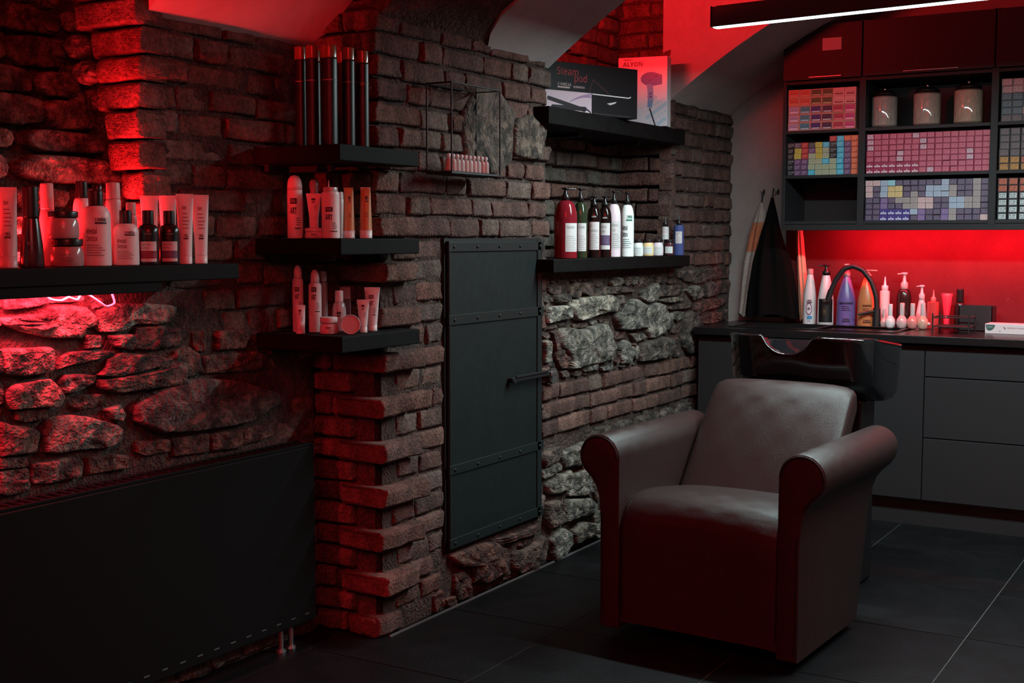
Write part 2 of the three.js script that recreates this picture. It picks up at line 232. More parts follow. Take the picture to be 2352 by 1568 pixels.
const STONES_RIGHT = [["w",0.03,[-4835,1121],[-4922,1131],[-5193,1132],[-5242,1103],[-5278,1064],[-5243,1053],[-5133,1056],[-5026,1046],[-4962,1035],[-4885,1033],[-4829,1048],[-4816,1093]],["w",0.03,[-4608,1103],[-4731,1105],[-4804,1096],[-4811,1049],[-4690,1042],[-4597,1038]],["b",0.0,[-4631,1144],[-4767,1133],[-4792,1123],[-4792,1106],[-4719,1115],[-4637,1127]],["g",0.03,[-4714,1003],[-4799,1003],[-4886,989],[-4962,987],[-5067,1002],[-5147,994],[-5175,952],[-5197,910],[-5190,861],[-5157,829],[-5069,828],[-4938,830],[-4837,821],[-4776,833],[-4812,870],[-4769,906],[-4721,933]],["b",0.01,[-4828,1136],[-4785,1167],[-4846,1200],[-5012,1194],[-4993,1132],[-4909,1156],[-4891,1133]],["b",0.01,[-5025,1134],[-5091,1174],[-5341,1168],[-5473,1138],[-5214,1136]],["g",0.04,[-5236,1044],[-5343,1045],[-5393,1087],[-5451,1104],[-5519,1075],[-5559,1015],[-5583,961],[-5388,960],[-5280,970]],["b",0.0,[-5242,1122],[-5341,1127],[-5385,1100],[-5328,1084],[-5278,1083]],["r",0.0,[-5266,958],[-5373,955],[-5359,921],[-5259,918]],["g",0.02,[-5410,939],[-5545,931],[-5592,908],[-5463,894],[-5433,919]],["g",0.02,[-5295,887],[-5345,912],[-5404,895],[-5426,848],[-5427,797],[-5325,802],[-5310,842]],["g",0.01,[-5448,872],[-5478,883],[-5505,862],[-5502,816],[-5472,806],[-5442,837]],["r",0.02,[-4649,995],[-4696,995],[-4715,916],[-4679,913],[-4661,949]],["g",0.02,[-4574,964],[-4615,961],[-4638,942],[-4627,892],[-4638,868],[-4575,870]],["r",0.01,[-4679,910],[-4727,918],[-4763,904],[-4800,871],[-4770,830],[-4727,831],[-4679,879]],["g",0.02,[-4925,825],[-5056,824],[-5069,797],[-4932,798]],["g",0.02,[-5103,803],[-5212,809],[-5212,781],[-5116,787]],["b",0.01,[-4813,803],[-4881,814],[-4919,799],[-4900,783],[-4825,790]],["b",0.01,[-4733,816],[-4782,820],[-4800,804],[-4782,788],[-4740,795]],["b",0.0,[-4836,1016],[-4949,1021],[-4988,1006],[-4936,995],[-4848,1000]],["w",0.0,[-4994,1021],[-5066,1023],[-5080,1010],[-5020,1004]],["b",0.0,[-5086,1025],[-5174,1023],[-5202,994],[-5154,996],[-5100,1012]],["b",0.0,[-4696,1027],[-4774,1031],[-4786,1019],[-4714,1014]],["b",0.0,[-4597,1021],[-4690,1024],[-4702,1012],[-4609,1009]],["g",0.0,[-5204,878],[-5232,883],[-5247,822],[-5212,828]],["b",0.0,[-4625,1190],[-4767,1191],[-4761,1168],[-4707,1147],[-4631,1164]],["w",0.02,[-5597,1052],[-5706,1074],[-5811,1050],[-5880,975],[-5891,934],[-5823,931],[-5719,910],[-5646,899],[-5599,937],[-5593,999]],["d",0.03,[-5529,881],[-5646,888],[-5786,898],[-5883,879],[-5904,829],[-5827,792],[-5648,791],[-5521,798]],["b",0.01,[-5724,1136],[-5808,1156],[-6015,1149],[-6036,1116],[-5936,1100],[-5734,1104]],["g",0.02,[-5515,1139],[-5676,1164],[-5718,1174],[-5719,1124],[-5706,1086],[-5596,1079],[-5542,1097]],["w",0.02,[-5753,1084],[-5858,1091],[-6016,1091],[-6027,1072],[-5888,1066],[-5782,1075]],["b",0.02,[-5869,1047],[-5977,1054],[-6162,1054],[-6173,1032],[-6059,1026],[-5879,1031]],["g",0.02,[-6077,1123],[-6191,1143],[-6288,1128],[-6311,1085],[-6193,1065],[-6119,1097]],["d",0.02,[-6320,1126],[-6430,1157],[-6522,1137],[-6524,1081],[-6355,1075]],["g",0.02,[-5889,1010],[-5958,1019],[-6039,1010],[-6040,978],[-5950,967],[-5890,982]],["d",0.03,[-6070,997],[-6132,1010],[-6206,989],[-6272,944],[-6296,879],[-6277,788],[-6107,789],[-6034,844],[-6032,889],[-6071,948]],["b",0.0,[-5901,946],[-6010,951],[-6011,919],[-5981,900],[-5912,909]],["b",0.01,[-5923,844],[-6003,842],[-6010,785],[-5945,780]],["r",0.01,[-6183,1040],[-6355,1062],[-6513,1059],[-6653,1058],[-6655,1023],[-6357,1003],[-6238,988]],["r",0.01,[-6271,969],[-6470,988],[-6657,974],[-6658,939],[-6438,926],[-6349,931]],["r",0.01,[-6428,905],[-6519,912],[-6589,891],[-6637,870],[-6570,783],[-6443,784],[-6430,841]],["r",0.01,[-6318,878],[-6383,891],[-6412,859],[-6397,817],[-6310,790]],["b",0.0,[-5973,1223],[-6428,1229],[-6430,1174],[-6233,1150],[-6065,1172],[-5973,1195]],["r",0.0,[-6461,1233],[-6694,1232],[-6697,1171],[-6475,1168]],["r",0.0,[-6544,1153],[-6697,1157],[-6700,1087],[-6547,1084]],["b",0.0,[-5713,1202],[-5845,1202],[-5846,1174],[-5779,1165],[-5723,1174]],["g",0.03,[-4734,460],[-4942,482],[-4959,447],[-4954,379],[-4735,398]],["b",0.03,[-4559,466],[-4599,490],[-4702,495],[-4724,466],[-4692,440],[-4569,424]],["g",0.02,[-4559,416],[-4703,423],[-4714,391],[-4641,377],[-4560,376]],["g",0.03,[-4590,350],[-4799,377],[-4826,341],[-4800,294],[-4641,296],[-4600,318]],["w",0.02,[-4854,347],[-4988,357],[-5012,321],[-5013,240],[-4944,236],[-4800,262],[-4838,298]],["w",0.02,[-4768,247],[-5002,213],[-5072,159],[-5014,137],[-4867,150],[-4768,153]],["b",0.03,[-4590,264],[-4683,263],[-4694,220],[-4747,194],[-4752,156],[-4632,150],[-4581,190]],["g",0.04,[-4632,103],[-4726,131],[-4790,96],[-4813,39],[-4727,11],[-4638,10]],["g",0.04,[-4829,94],[-4923,117],[-5026,92],[-5038,40],[-4924,40],[-4846,38]],["b",0.0,[-5047,305],[-5082,283],[-5095,187],[-5060,188],[-5036,253]],["g",0.01,[-5037,122],[-5108,136],[-5103,82],[-5049,87]],["g",0.01,[-5055,72],[-5109,67],[-5109,25],[-5062,35]],["r",0.03,[-3859,200],[-4021,201],[-4149,192],[-4255,136],[-4264,48],[-4096,40],[-3995,69],[-4020,123],[-3914,147]],["r",0.02,[-4149,197],[-4442,185],[-4510,196],[-4520,154],[-4347,160],[-4219,163]],["b",0.02,[-4329,111],[-4462,101],[-4570,128],[-4601,81],[-4570,37],[-4491,-5],[-4366,14],[-4310,52]],["r",0.01,[-3890,117],[-3946,126],[-4003,72],[-4003,3],[-3913,12],[-3881,65]],["r",0.01,[-3757,69],[-3803,84],[-3810,20],[-3756,7]],["r",0.01,[-3826,38],[-3889,36],[-3913,-7],[-3857,-10]]];
const STONES_LEFT = [["w",0.02,[-2123,1186],[-2255,1191],[-2281,1209],[-2349,1209],[-2405,1198],[-2432,1173],[-2441,1146],[-2390,1144],[-2392,1116],[-2346,1121],[-2281,1125],[-2218,1140],[-2158,1163],[-2122,1171]],["w",0.02,[-2139,1240],[-2277,1241],[-2279,1220],[-2233,1213],[-2147,1207],[-2138,1218]],["w",0.0,[-2285,1239],[-2404,1234],[-2401,1219],[-2363,1218],[-2287,1219]],["w",0.02,[-2446,1185],[-2515,1207],[-2633,1201],[-2738,1189],[-2718,1143],[-2646,1138],[-2586,1146],[-2529,1127],[-2458,1127],[-2445,1150]],["g",0.03,[-2395,1124],[-2444,1119],[-2446,1087],[-2399,1086]],["g",0.04,[-2119,1104],[-2267,1098],[-2282,1089],[-2270,1030],[-2165,1031],[-2117,1040]],["g",0.05,[-2129,995],[-2147,1008],[-2254,1014],[-2289,983],[-2303,955],[-2284,933],[-2231,940],[-2144,943],[-2128,968]],["b",0.02,[-2312,1065],[-2345,1080],[-2454,1077],[-2504,1069],[-2459,1055],[-2397,1047],[-2330,1042],[-2290,1036]],["b",0.03,[-2472,1047],[-2524,1063],[-2643,1046],[-2721,1028],[-2673,1014],[-2590,1002],[-2508,996],[-2437,1005],[-2475,1029]],["b",0.02,[-2337,1019],[-2429,1006],[-2423,987],[-2389,977],[-2350,998]],["b",0.03,[-2448,991],[-2581,994],[-2673,999],[-2769,1015],[-2767,947],[-2625,948],[-2506,949],[-2450,968]],["g",0.05,[-2483,1116],[-2555,1116],[-2572,1096],[-2551,1070],[-2505,1083]],["b",0.02,[-2576,1128],[-2631,1134],[-2724,1131],[-2772,1111],[-2754,1069],[-2644,1063],[-2578,1073]],["b",0.0,[-2011,1260],[-2132,1241],[-2133,1214],[-2009,1220]],["w",0.02,[-1965,1214],[-2118,1184],[-2117,1170],[-2074,1140],[-1962,1143]],["g",0.04,[-1961,1120],[-2112,1104],[-2110,1041],[-1958,1053]],["b",0.02,[-1979,1035],[-2111,1022],[-2120,996],[-2119,959],[-1977,971]],["d",0.04,[-2576,911],[-2684,938],[-2809,958],[-2985,934],[-3169,877],[-3192,848],[-3086,804],[-2959,795],[-2809,799],[-2649,813],[-2578,859]],["r",0.01,[-2813,1104],[-2868,1103],[-2866,1039],[-2833,1044],[-2812,1067]],["r",0.01,[-2923,1100],[-3057,1097],[-3051,1037],[-2917,1041]],["b",0.0,[-2870,1026],[-3101,1023],[-3196,990],[-3185,957],[-3031,962],[-2868,971]],["r",0.01,[-2576,795],[-2707,782],[-2710,746],[-2608,746],[-2575,763]],["r",0.01,[-2719,784],[-2871,778],[-2872,719],[-2721,729]],["r",0.01,[-2888,773],[-3026,770],[-3024,712],[-2891,719]],["r",0.0,[-3035,772],[-3166,771],[-3180,729],[-3038,717]],["b",0.01,[-2674,1007],[-2747,1057],[-2788,1066],[-2836,1035],[-2851,975],[-2793,969],[-2685,964]],["g",0.03,[-2260,893],[-2292,903],[-2347,900],[-2402,887],[-2489,857],[-2512,837],[-2511,804],[-2457,795],[-2343,805],[-2288,804],[-2251,812],[-2250,857]],["b",0.02,[-2112,912],[-2141,900],[-2212,882],[-2232,866],[-2222,816],[-2158,819],[-2108,822]],["b",0.02,[-2158,939],[-2256,932],[-2260,904],[-2192,902],[-2162,912]],["b",0.02,[-2208,783],[-2329,784],[-2370,769],[-2368,725],[-2248,725],[-2206,732]],["r",0.01,[-2387,775],[-2486,770],[-2546,756],[-2541,721],[-2397,725]],["b",0.01,[-2107,779],[-2195,774],[-2199,736],[-2105,726]],["g",0.03,[-2461,903],[-2514,911],[-2528,878],[-2516,863],[-2483,874]],["b",0.01,[-2108,816],[-2191,805],[-2195,780],[-2107,786]]];

// ---------------------------------------------------------------- floor
{
  const floor = structure('floor', 'dark grey square floor tiles with thin pale joints');
  slab(floor, 'joint_bed', M.grout, -3.3, 2.9, -0.1, -0.0025, -7.0, 1.8);
  const T = 0.632, tg = [0, 1, 2].map((k) => { const g = new THREE.BoxGeometry(T - 0.005, 0.02, T - 0.005); const uv = g.attributes.uv; for (let i = 0; i < uv.count; i++) uv.setXY(i, uv.getX(i) * T + k * 0.37, uv.getY(i) * T + k * 0.61); return g; });
  for (let i = -2; i < 8; i++) for (let j = -2; j < 11; j++) {
    const x = -2.105 + (i + 0.5) * T, z = -3.218 - (j - 4 + 0.5) * T;
    part('tile', tg[(i * 5 + j * 3 + 60) % 3], M.tile, floor, [x, -0.01, z]);
  }
  // pale mortar fillet where the floor meets the masonry
  part('edge_joint', bar([-2.575, 0.002, -3.45], [-2.575, 0.002, -6.1], 0.006), M.grout, floor);
}
// ---------------------------------------------------------------- left wall with the sloping window shaft
{
  const w = structure('wall_left', 'rough brick and rubble wall behind the radiator, red light on it');
  slab(w, 'core', M.mortar, -3.3, -2.90, 0, 1.36, -3.42, 1.8);
  slab(w, 'core', M.mortar, -3.3, -2.90, 1.36, 2.3, -3.42, -2.66);
  slab(w, 'core', M.mortar, -3.3, -2.90, 1.36, 2.6, -1.0, 1.8);
  slab(w, 'lintel', M.mortar, -3.0, -2.86, 2.42, 2.62, -2.9, -0.8);
  mortarFace(w, -2.862, -3.40, -0.9, 0, 1.36, 0.016);
  mortarFace(w, -2.862, -3.40, -2.66, 1.36, 2.1);
  stones(w, STONES_LEFT, -2.85);
  const skipS = hits(STONES_LEFT), low = (z, y, ww, h) => skipS(z, y, ww, h);
  let r = 0;
  for (let y = 0; y < 2.02; y += COURSE, r++) {
    if (y > 1.33 || y < 0.02) brickCourse(w, 'x', -2.85, -3.41, -2.665, y, Math.min(COURSE, 2.06 - y), { start: r, skip: low, proud: (z, yy) => 0.012 * noise.noise(z * 5, yy * 5, 1) });
    else brickCourse(w, 'x', -2.855, -3.41, y > 1.13 ? -2.72 : -2.95, y, COURSE, { start: r, skip: low });
  }
  rubbleFill(w, 'x', -2.862, -2.95, -1.15, 0.0, 1.13, 0.10, low, 'bgdbr');
  rubbleFill(w, 'x', -2.862, -2.72, -1.15, 1.13, 1.36, 0.08, low, 'bgw');
  // shaft: stepped sill rising outwards, two bands of jamb masonry
  const slope = (x) => 1.44 + (-2.88 - x) * 1.66;
  slab(w, 'shaft_back', M.mortar, -3.9, -3.75, 1.2, 2.9, -2.9, -0.8);
  slab(w, 'shaft_side', M.mortar, -3.9, -2.90, 1.2, 2.9, -2.9, -2.70);
  slab(w, 'shaft_side', M.mortar, -3.9, -2.90, 1.2, 2.9, -1.0, -0.8);
  slab(w, 'shaft_top', M.mortar, -3.9, -2.90, 2.75, 2.9, -2.9, -0.8);
  const steps = [[0.0, 0.075], [0.075, 0.07], [0.145, 0.095], [0.24, 0.075], [0.315, 0.10], [0.415, 0.09], [0.505, 0.11], [0.615, 0.1], [0.715, 0.12], [0.835, 0.12], [0.955, 0.14]];
  for (const [dy, h] of steps) {
    const y = 1.40 + dy, x = -2.90 - dy * 0.62; let z = -2.70;
    while (z < -1.05) {
      const L = rnd(0.16, 0.42), n = 9, Q = [];
      for (let k = 0; k < n; k++) { const t = k / n * 2 * Math.PI, q = 1 / Math.pow(Math.pow(Math.abs(Math.cos(t)), 5) + Math.pow(Math.abs(Math.sin(t)), 5), 0.2); Q.push([Math.cos(t) * q * (L / 2 - 0.004) * rnd(0.93, 1), Math.sin(t) * q * (h / 2 - 0.003) * rnd(0.84, 1)]); }
      part('sill_stone', colored(stoneGeometry(Q, 0.12, rnd(0.010, 0.028), 0.020), pick([TINT.w, TINT.g, TINT.b])), M.stone, w, [x + rnd(-0.02, 0.015), y + h / 2, z + L / 2], Math.PI / 2);
      z += L;
    }
    slab(w, 'sill_bed', M.mortar, x - 0.35, x - 0.035, y - 0.09, y + h * 0.8, -2.75, -0.95);
  }
  for (let y = 1.33, k = 0; y < 2.35; k++) {                                  // outer band: one header brick per course, its face seen in the opening
    const h = rnd(0.078, 0.094), x0 = -2.845, x1 = Math.max(-3.12, -2.915 - (y - 1.4) * 0.30 + rnd(-0.02, 0.02));
    const g = colored(brickGeometry(x0 - x1, h - 0.008, 0.11, 0.008), pick([TINT.r, [0.19, 0.10, 0.079], TINT.b]));
    part('brick', g, M.brick, w, [(x0 + x1) / 2, y + h / 2, -2.612 + rnd(-0.012, 0.008)], Math.PI).rotation.y = 0;
    let x = x1 - 0.01; const lim = -2.93 - (y - 1.40) * 0.62;
    while (x > lim + 0.02) {                                                   // inner band: rougher stones set back
      const L = Math.min(rnd(0.08, 0.14), x - lim + 0.03), n = 9, Q = [];
      for (let j = 0; j < n; j++) { const t = j / n * 2 * Math.PI; Q.push([Math.cos(t) * L * 0.5 * rnd(0.8, 1.05), Math.sin(t) * h * 0.5 * rnd(0.8, 1.0)]); }
      part('stone', colored(stoneGeometry(Q, 0.06, 0.03, 0.02), pick([TINT.w, TINT.b, TINT.g])), M.stone, w, [x - L / 2, y + h / 2, -2.655 + rnd(-0.03, 0.02)], 0);
      x -= L;
    }
    y += h;
  }
}
// ---------------------------------------------------------------- pier beside the radiator, carrying the iron door
const DOOR = { z0: -3.835, z1: -4.535, y0: 0.225, y1: 1.385 };
{
  const w = structure('wall_pier', 'toothed brick pier with the iron hatch in it');
  slab(w, 'core', M.mortar, -3.3, -2.625, 0, 2.2, -4.59, -3.44);
  mortarFace(w, -2.602, -4.60, -3.45, 0, 2.15, 0.008);
  const rightSkip = hits(STONES_RIGHT);
  const doorSkip = (z, y, ww) => rightSkip(z, y, ww, 0.06);
  const course = (plane, a0, a1, y, h, o) => {                                 // a course that stops on both sides of the iron door
    if (y + h / 2 > DOOR.y0 - 0.01 && y + h / 2 < DOOR.y1 + 0.02) { brickCourse(w, 'x', plane, a0, DOOR.z0 + 0.012, y, h, o); brickCourse(w, 'x', plane, DOOR.z1 - 0.012, a1, y, h, o); } else brickCourse(w, 'x', plane, a0, a1, y, h, o);
  };
  for (let k = 0, y = 0.0; y < 2.1; k++, y += COURSE) {
    const toothed = y > 0.05 && y < 1.42, out = k % 2 === 0, h = COURSE;
    // face towards the room
    const end = [-4.625, -4.585, -4.63, -4.60][k % 4] + rnd(-0.012, 0.012), short = Math.abs(y + 0.04 - 1.93) < 0.045 ? -4.505 : end;
    if (!toothed) course(-2.585, -3.41, short, y, h, { start: k, skip: doorSkip, depth: 0.09 });
    else {
      // alternate courses stick out past the corner as broken toothing, the others stop short of it
      if (out) {
        const L = rnd(0.20, 0.26), g = colored(brickGeometry(L, h - 0.012, 0.20, 0.010), pick([[0.20, 0.104, 0.08], TINT.r, [0.19, 0.10, 0.079]]));
        if (!doorSkip(-3.41 - L / 2, y + h / 2, 0.05)) part('brick', g, M.brick, w, [-2.545 + rnd(-0.012, 0.008), y + h / 2, -3.395 - L / 2], Math.PI / 2);
        course(-2.588, -3.40 - L, short, y, h, { start: k, skip: doorSkip });
      } else course(-2.592, -3.515 + rnd(-0.02, 0.02), short, y, h, { start: k, skip: doorSkip, lengths: [0.14, 0.14, 0.14, 0.20, 0.14] });
    }
    // face across the alcove
    brickCourse(w, 'z', -3.405, toothed && out ? -2.65 : toothed ? -2.70 : -2.60, -2.88, y, h, { start: k, depth: 0.06 });
  }
  // pale lump of old stone showing under the display case
  part('stone', colored(stoneGeometry([[-0.17, -0.13], [0.05, -0.16], [0.17, -0.10], [0.19, 0.10], [0.06, 0.17], [-0.12, 0.15], [-0.2, 0.02]], 0.04, 0.022, 0.02), [0.175, 0.122, 0.10]), M.stone, w, [-2.585, 1.80, -4.12], Math.PI / 2);
  part('stone', colored(stoneGeometry([[-0.12, -0.08], [0.1, -0.09], [0.13, 0.05], [0, 0.10], [-0.12, 0.06]], 0.04, 0.02, 0.02), [0.19, 0.138, 0.114]), M.stone, w, [-2.58, 1.80, -4.42], Math.PI / 2);
  rubbleFill(w, 'x', -2.60, -3.80, -4.56, 0.0, 0.23, 0.075, rightSkip, 'rbrg');
}
// ---------------------------------------------------------------- recess between the pier and the back corner
{
  const w = structure('wall_niche', 'shelved brick recess above pale rubble masonry');
  slab(w, 'core', M.mortar, -3.3, -2.915, 1.1, 3.0, -5.95, -4.55);
  slab(w, 'core', M.mortar, -3.3, -2.63, 0, 1.17, -5.95, -4.55);
  mortarFace(w, -2.606, -5.95, -4.58, 0, 1.26, 0.014);
  slab(w, 'sill', M.mortar, -2.95, -2.63, 1.15, 1.235, -5.9, -4.6);
  slab(w, 'jamb', M.mortar, -2.95, -2.63, 1.15, 2.6, -6.0, -5.90);
  slab(w, 'jamb', M.mortar, -2.95, -2.64, 1.15, 3.0, -4.58, -4.50);
  for (let k = 0, y = 1.19; y < 2.75; k++, y += COURSE) {
    brickCourse(w, 'x', -2.875, -4.60, -5.90, y, COURSE, { start: k, tint: () => pick([TINT.r, TINT.b, [0.15, 0.125, 0.108], [0.15, 0.10, 0.084]]), proud: (z, yy) => 0.02 * noise.noise(z * 4, yy * 4, 8) });
    brickCourse(w, 'z', -5.875, -2.585, -2.90, y, COURSE, { start: k, depth: 0.05 });
  }
}
// ---------------------------------------------------------------- masonry from the recess to the back corner, and the rubble under the recess
{
  const w = structure('wall_corner', 'brick courses and pale rubble stones beside the wash chair');
  slab(w, 'core', M.mortar, -3.3, -2.63, 0, 2.10, -6.95, -5.90);
  mortarFace(w, -2.604, -6.74, -5.90, 0, 2.1);
  stones(w, STONES_RIGHT, -2.59);
  const skip = hits(STONES_RIGHT);
  for (let k = 0, y = 0.544; y < 2.06; k++, y += COURSE) {
    const brickBand = y > 0.52 && y < 0.76, z0 = brickBand ? -4.56 : -5.87;
    if (brickBand) brickCourse(w, 'x', -2.588, z0, -6.72, y, Math.min(COURSE, 2.07 - y), { start: k, skip, lengths: [0.15, 0.30, 0.16, 0.29, 0.15] });
    else if (y > 1.15) brickCourse(w, 'x', -2.588, -5.87, -6.72, y, Math.min(COURSE, 2.07 - y), { start: k, skip });
  }
  rubbleFill(w, 'x', -2.598, -4.56, -6.70, 0.775, 1.22, 0.085, skip, 'gbgdb');
  rubbleFill(w, 'x', -2.606, -4.57, -6.70, 0.775, 1.22, 0.042, skip, 'bdrb');
  rubbleFill(w, 'x', -2.600, -4.56, -6.70, 0.0, 0.535, 0.13, skip, 'bdgd');
}
// ---------------------------------------------------------------- plastered walls, arches and vaults
const arc = (x, cx, cy, r) => cy + Math.sqrt(r * r - (x - cx) * (x - cx));
function vault(name, label, m, x0, x1, curve, top, z0, z1) {                    // mass above a curve, from z0 back to z1
  const w = structure(name, label), pts = [], n = 48;
  for (let i = 0; i <= n; i++) { const x = x0 + (x1 - x0) * i / n; pts.push([x, curve(x)]); }
  pts.push([x1, top], [x0, top]);
  part('vault', extrude(pts, z0 - z1), m, w, [0, 0, z1]); return w;
}
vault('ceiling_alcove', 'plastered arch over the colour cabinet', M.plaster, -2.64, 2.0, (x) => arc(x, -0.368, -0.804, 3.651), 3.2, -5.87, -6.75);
const arch1 = vault('ceiling_arch', 'dark brick arch between the bays', M.vaultBrick, -2.64, 2.0, (x) => arc(x, -0.368, -0.762, 3.651), 3.2, -3.43, -4.61);
{                                                                              // plaster left on the far half of that arch, its near edge broken off
  const n = 40, k = 14;
  const near = (x) => -4.02 + 0.10 * fbm(x * 6, 1, 1, 4) - Math.max(0, -2.5 - x) * 1.2;
  const s = (lift) => (u, v) => { const x = -2.61 + 3.0 * u, z = near(x) + (-4.64 - near(x)) * v; return [x, arc(x, -0.368, -0.762, 3.651) - lift, z, x, z]; };
  part('plaster_patch', [grid(n, k, s(0.014)), grid(n, 1, (u, v) => { const q = s(0.014)(u, 0), p = s(-0.004)(u, 0); return v ? q : p; })], M.plaster, arch1);
}
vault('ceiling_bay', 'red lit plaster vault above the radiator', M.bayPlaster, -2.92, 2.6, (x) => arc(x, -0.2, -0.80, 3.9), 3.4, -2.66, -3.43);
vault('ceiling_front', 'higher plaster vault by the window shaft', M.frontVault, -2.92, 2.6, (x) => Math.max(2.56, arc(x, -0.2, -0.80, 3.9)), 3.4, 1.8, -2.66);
{
  const c = structure('unseen_ceiling'); slab(c, 'panel', M.vaultBrick, -3.3, 2.6, 3.6, 3.8, -5.9, -4.6); slab(c, 'side', M.vaultBrick, -3.3, 2.6, 3.0, 3.8, -6.0, -5.88); slab(c, 'side', M.vaultBrick, -3.3, 2.6, 3.0, 3.8, -4.62, -4.5); slab(c, 'side', M.vaultBrick, -3.3, -2.93, 2.9, 3.8, -5.95, -4.55); slab(c, 'side', M.vaultBrick, 2.0, 2.2, 3.0, 3.8, -5.95, -4.55);  // bay ceiling out of view, set high and dark to return less red light
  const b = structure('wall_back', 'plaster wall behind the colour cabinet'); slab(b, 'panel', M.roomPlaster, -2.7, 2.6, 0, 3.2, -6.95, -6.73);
  slab(b, 'splashback', M.redLitSplash, -2.27, 0.6, 0.90, 1.48, -6.729, -6.717);
  const r = structure('wall_right'); slab(r, 'panel', M.roomPlaster, 2.0, 2.2, 0, 3.4, -6.95, 1.8);
  const f = structure('wall_front'); slab(f, 'panel', M.roomPlaster, -3.3, 2.2, 0, 3.4, 1.6, 1.8);
}

// ---------------------------------------------------------------- lamps
function pendant(name, label, [x, y, z], turn, L, down, up, ceilingY, upL, tilt, color = WHITE) {        // bar lamp: y is the underside
  const t = thing(name, label, 'lamp', [x, y, z], turn, undefined);
  part('housing', box(L, 0.078, 0.052, 0.003, 0, 0.004, 0), M.lampHousing, t);
  part('end_cap', box(0.004, 0.082, 0.056, 0.001, -L / 2 - 0.001, 0.003, 0), M.lampHousing, t);
  part('end_cap', box(0.004, 0.082, 0.056, 0.001, L / 2 + 0.001, 0.003, 0), M.lampHousing, t);
  part('diffuser', box(L - 0.01, 0.006, 0.036, 0.002, 0, 0, 0), down ? (color === WARM ? M.warmGlow : M.whiteGlow) : M.lampHousing, t);
  part('upper_diffuser', box(upL, 0.005, 0.034, 0.002, upL / 2 - L / 2 + 0.015, 0.081, 0), up ? M.redGlow : M.lampHousing, t);
  for (const s of [-0.38, 0.38]) part('wire', bar([s * L, 0.08, 0], [s * L, ceilingY - y, 0], 0.0015), M.blackMetal, t);
  if (down) { const l = areaLight(color, down, L - 0.02, 0.034, [0, -0.004, 0], [0, -1, 0]); l.name = 'lamp_down_light'; t.add(l); }
  if (up) { const l = areaLight(RED, up, upL - 0.01, 0.034, [upL / 2 - L / 2 + 0.015, 0.098, 0], tilt); l.name = 'lamp_up_light'; t.add(l); }
  return t;
}
pendant('pendant_lamp', 'long black bar lamp hanging above the wash chair, glowing white underneath', [-1.937 + 1.25 * 0.996, 2.234, -4.8 + 1.25 * 0.088], -0.088, 2.5, POWER.lampDown, 0, 3.59, 0.6, [0, 1, 0]);
pendant('pendant_lamp', 'unseen dim bar lamp behind the viewer, placed to light the chair front', [0.5, 2.3, 0.4], 0.1, 1.7, POWER.unseenLampDown, POWER.unseenLampUp, 2.95, 1.6, [0, 1, 0], WARM);  // out of view, placed to light the chair front and near bay
{
  const t = thing('led_strip', 'unseen red light strip behind the brick arch, placed to light the alcove face', 'light strip', [-2.52, 2.29, -4.655]);  // hidden strip, placed to wash the alcove face and recess top red
  part('profile', box(0.22, 0.010, 0.018, 0.001), M.steel, t);
  part('diodes', box(0.21, 0.003, 0.012, 0.001, 0, 0.0095, 0), M.redGlow, t);
  const l = areaLight(RED, POWER.unseenArchStrip, 0.21, 0.012, [0, 0.018, 0], [0, 0.95, -0.30]); l.name = 'strip_light'; t.add(l);
  part('bracket', box(0.03, 0.03, 0.04, 0, 0, -0.028, 0.02), M.blackMetal, t);
}

// ---------------------------------------------------------------- shelves
{
  const t = thing('wall_shelf', 'long dark shelf in front of the window shaft, red light under it', 'shelf', [-2.86, 1.277, -2.0]);
  part('board', box(0.235, 0.045, 1.90, 0.003, 0.1325, 0, 0.18), M.shelfWood, t, [0, 0, 0]);
  part('apron', box(0.018, 0.030, 1.60, 0.002, 0.235, -0.028, 0.33), M.shelfWood, t);
  const s = thing('led_strip', 'red light strip fixed under the long dark shelf', 'light strip', [-2.765, 1.268, -1.62]);
  part('profile', box(0.014, 0.008, 1.66, 0.001), M.steel, s);
  part('diodes', box(0.010, 0.003, 1.64, 0.001, 0, -0.003, 0), M.pinkGlow, s);
  const l = areaLight(PINK, POWER.shelfStripDown, 1.64, 0.012, [0, -0.006, 0], [-0.50, -0.87, 0], Math.PI / 2); l.name = 'strip_light'; s.add(l);
  const s2 = thing('led_strip', 'red light strip behind the bottles, washing up the window shaft', 'light strip', [-2.845, 1.328, -1.84]);
  part('profile', box(0.014, 0.008, 1.50, 0.001), M.steel, s2); part('diodes', box(0.010, 0.003, 1.48, 0.001, 0, 0.008, 0), M.pinkGlow, s2);
  const l2 = areaLight(RED, POWER.shelfStripUp, 1.48, 0.012, [0, 0.013, 0], [-0.35, 0.94, 0], Math.PI / 2); l2.name = 'strip_light'; s2.add(l2);
  tag(part('light_cable', rod([[-2.80, 1.275, -2.20], [-2.792, 1.235, -2.235], [-2.79, 1.228, -2.27], [-2.795, 1.236, -2.30], [-2.79, 1.228, -2.325], [-2.79, 1.25, -2.345], [-2.79, 1.225, -2.39], [-2.79, 1.205, -2.425], [-2.79, 1.215, -2.455], [-2.80, 1.272, -2.44]], 0.0035, 60), plastic(0.75, 0.72, 0.72, 0.4), scene), 'pale cable looping under the long dark shelf', 'cable');
}
const cornerShelf = (label, y) => {
  const t = thing('corner_shelf', label, 'shelf', [0, 0, 0], 0, 'corner shelves on the brick pier');
  part('board', plank([[-2.84, -3.10], [-2.49, -3.10], [-2.49, -3.515], [-2.572, -3.515], [-2.572, -3.425], [-2.84, -3.425]], y - 0.052, y), M.shelfWood, t);
  part('bracket', [box(0.02, 0.02, 0.22, 0, -2.83, y - 0.075, -3.25), box(0.20, 0.02, 0.02, 0, -2.74, y - 0.075, -3.25)], M.blackMetal, t);
};
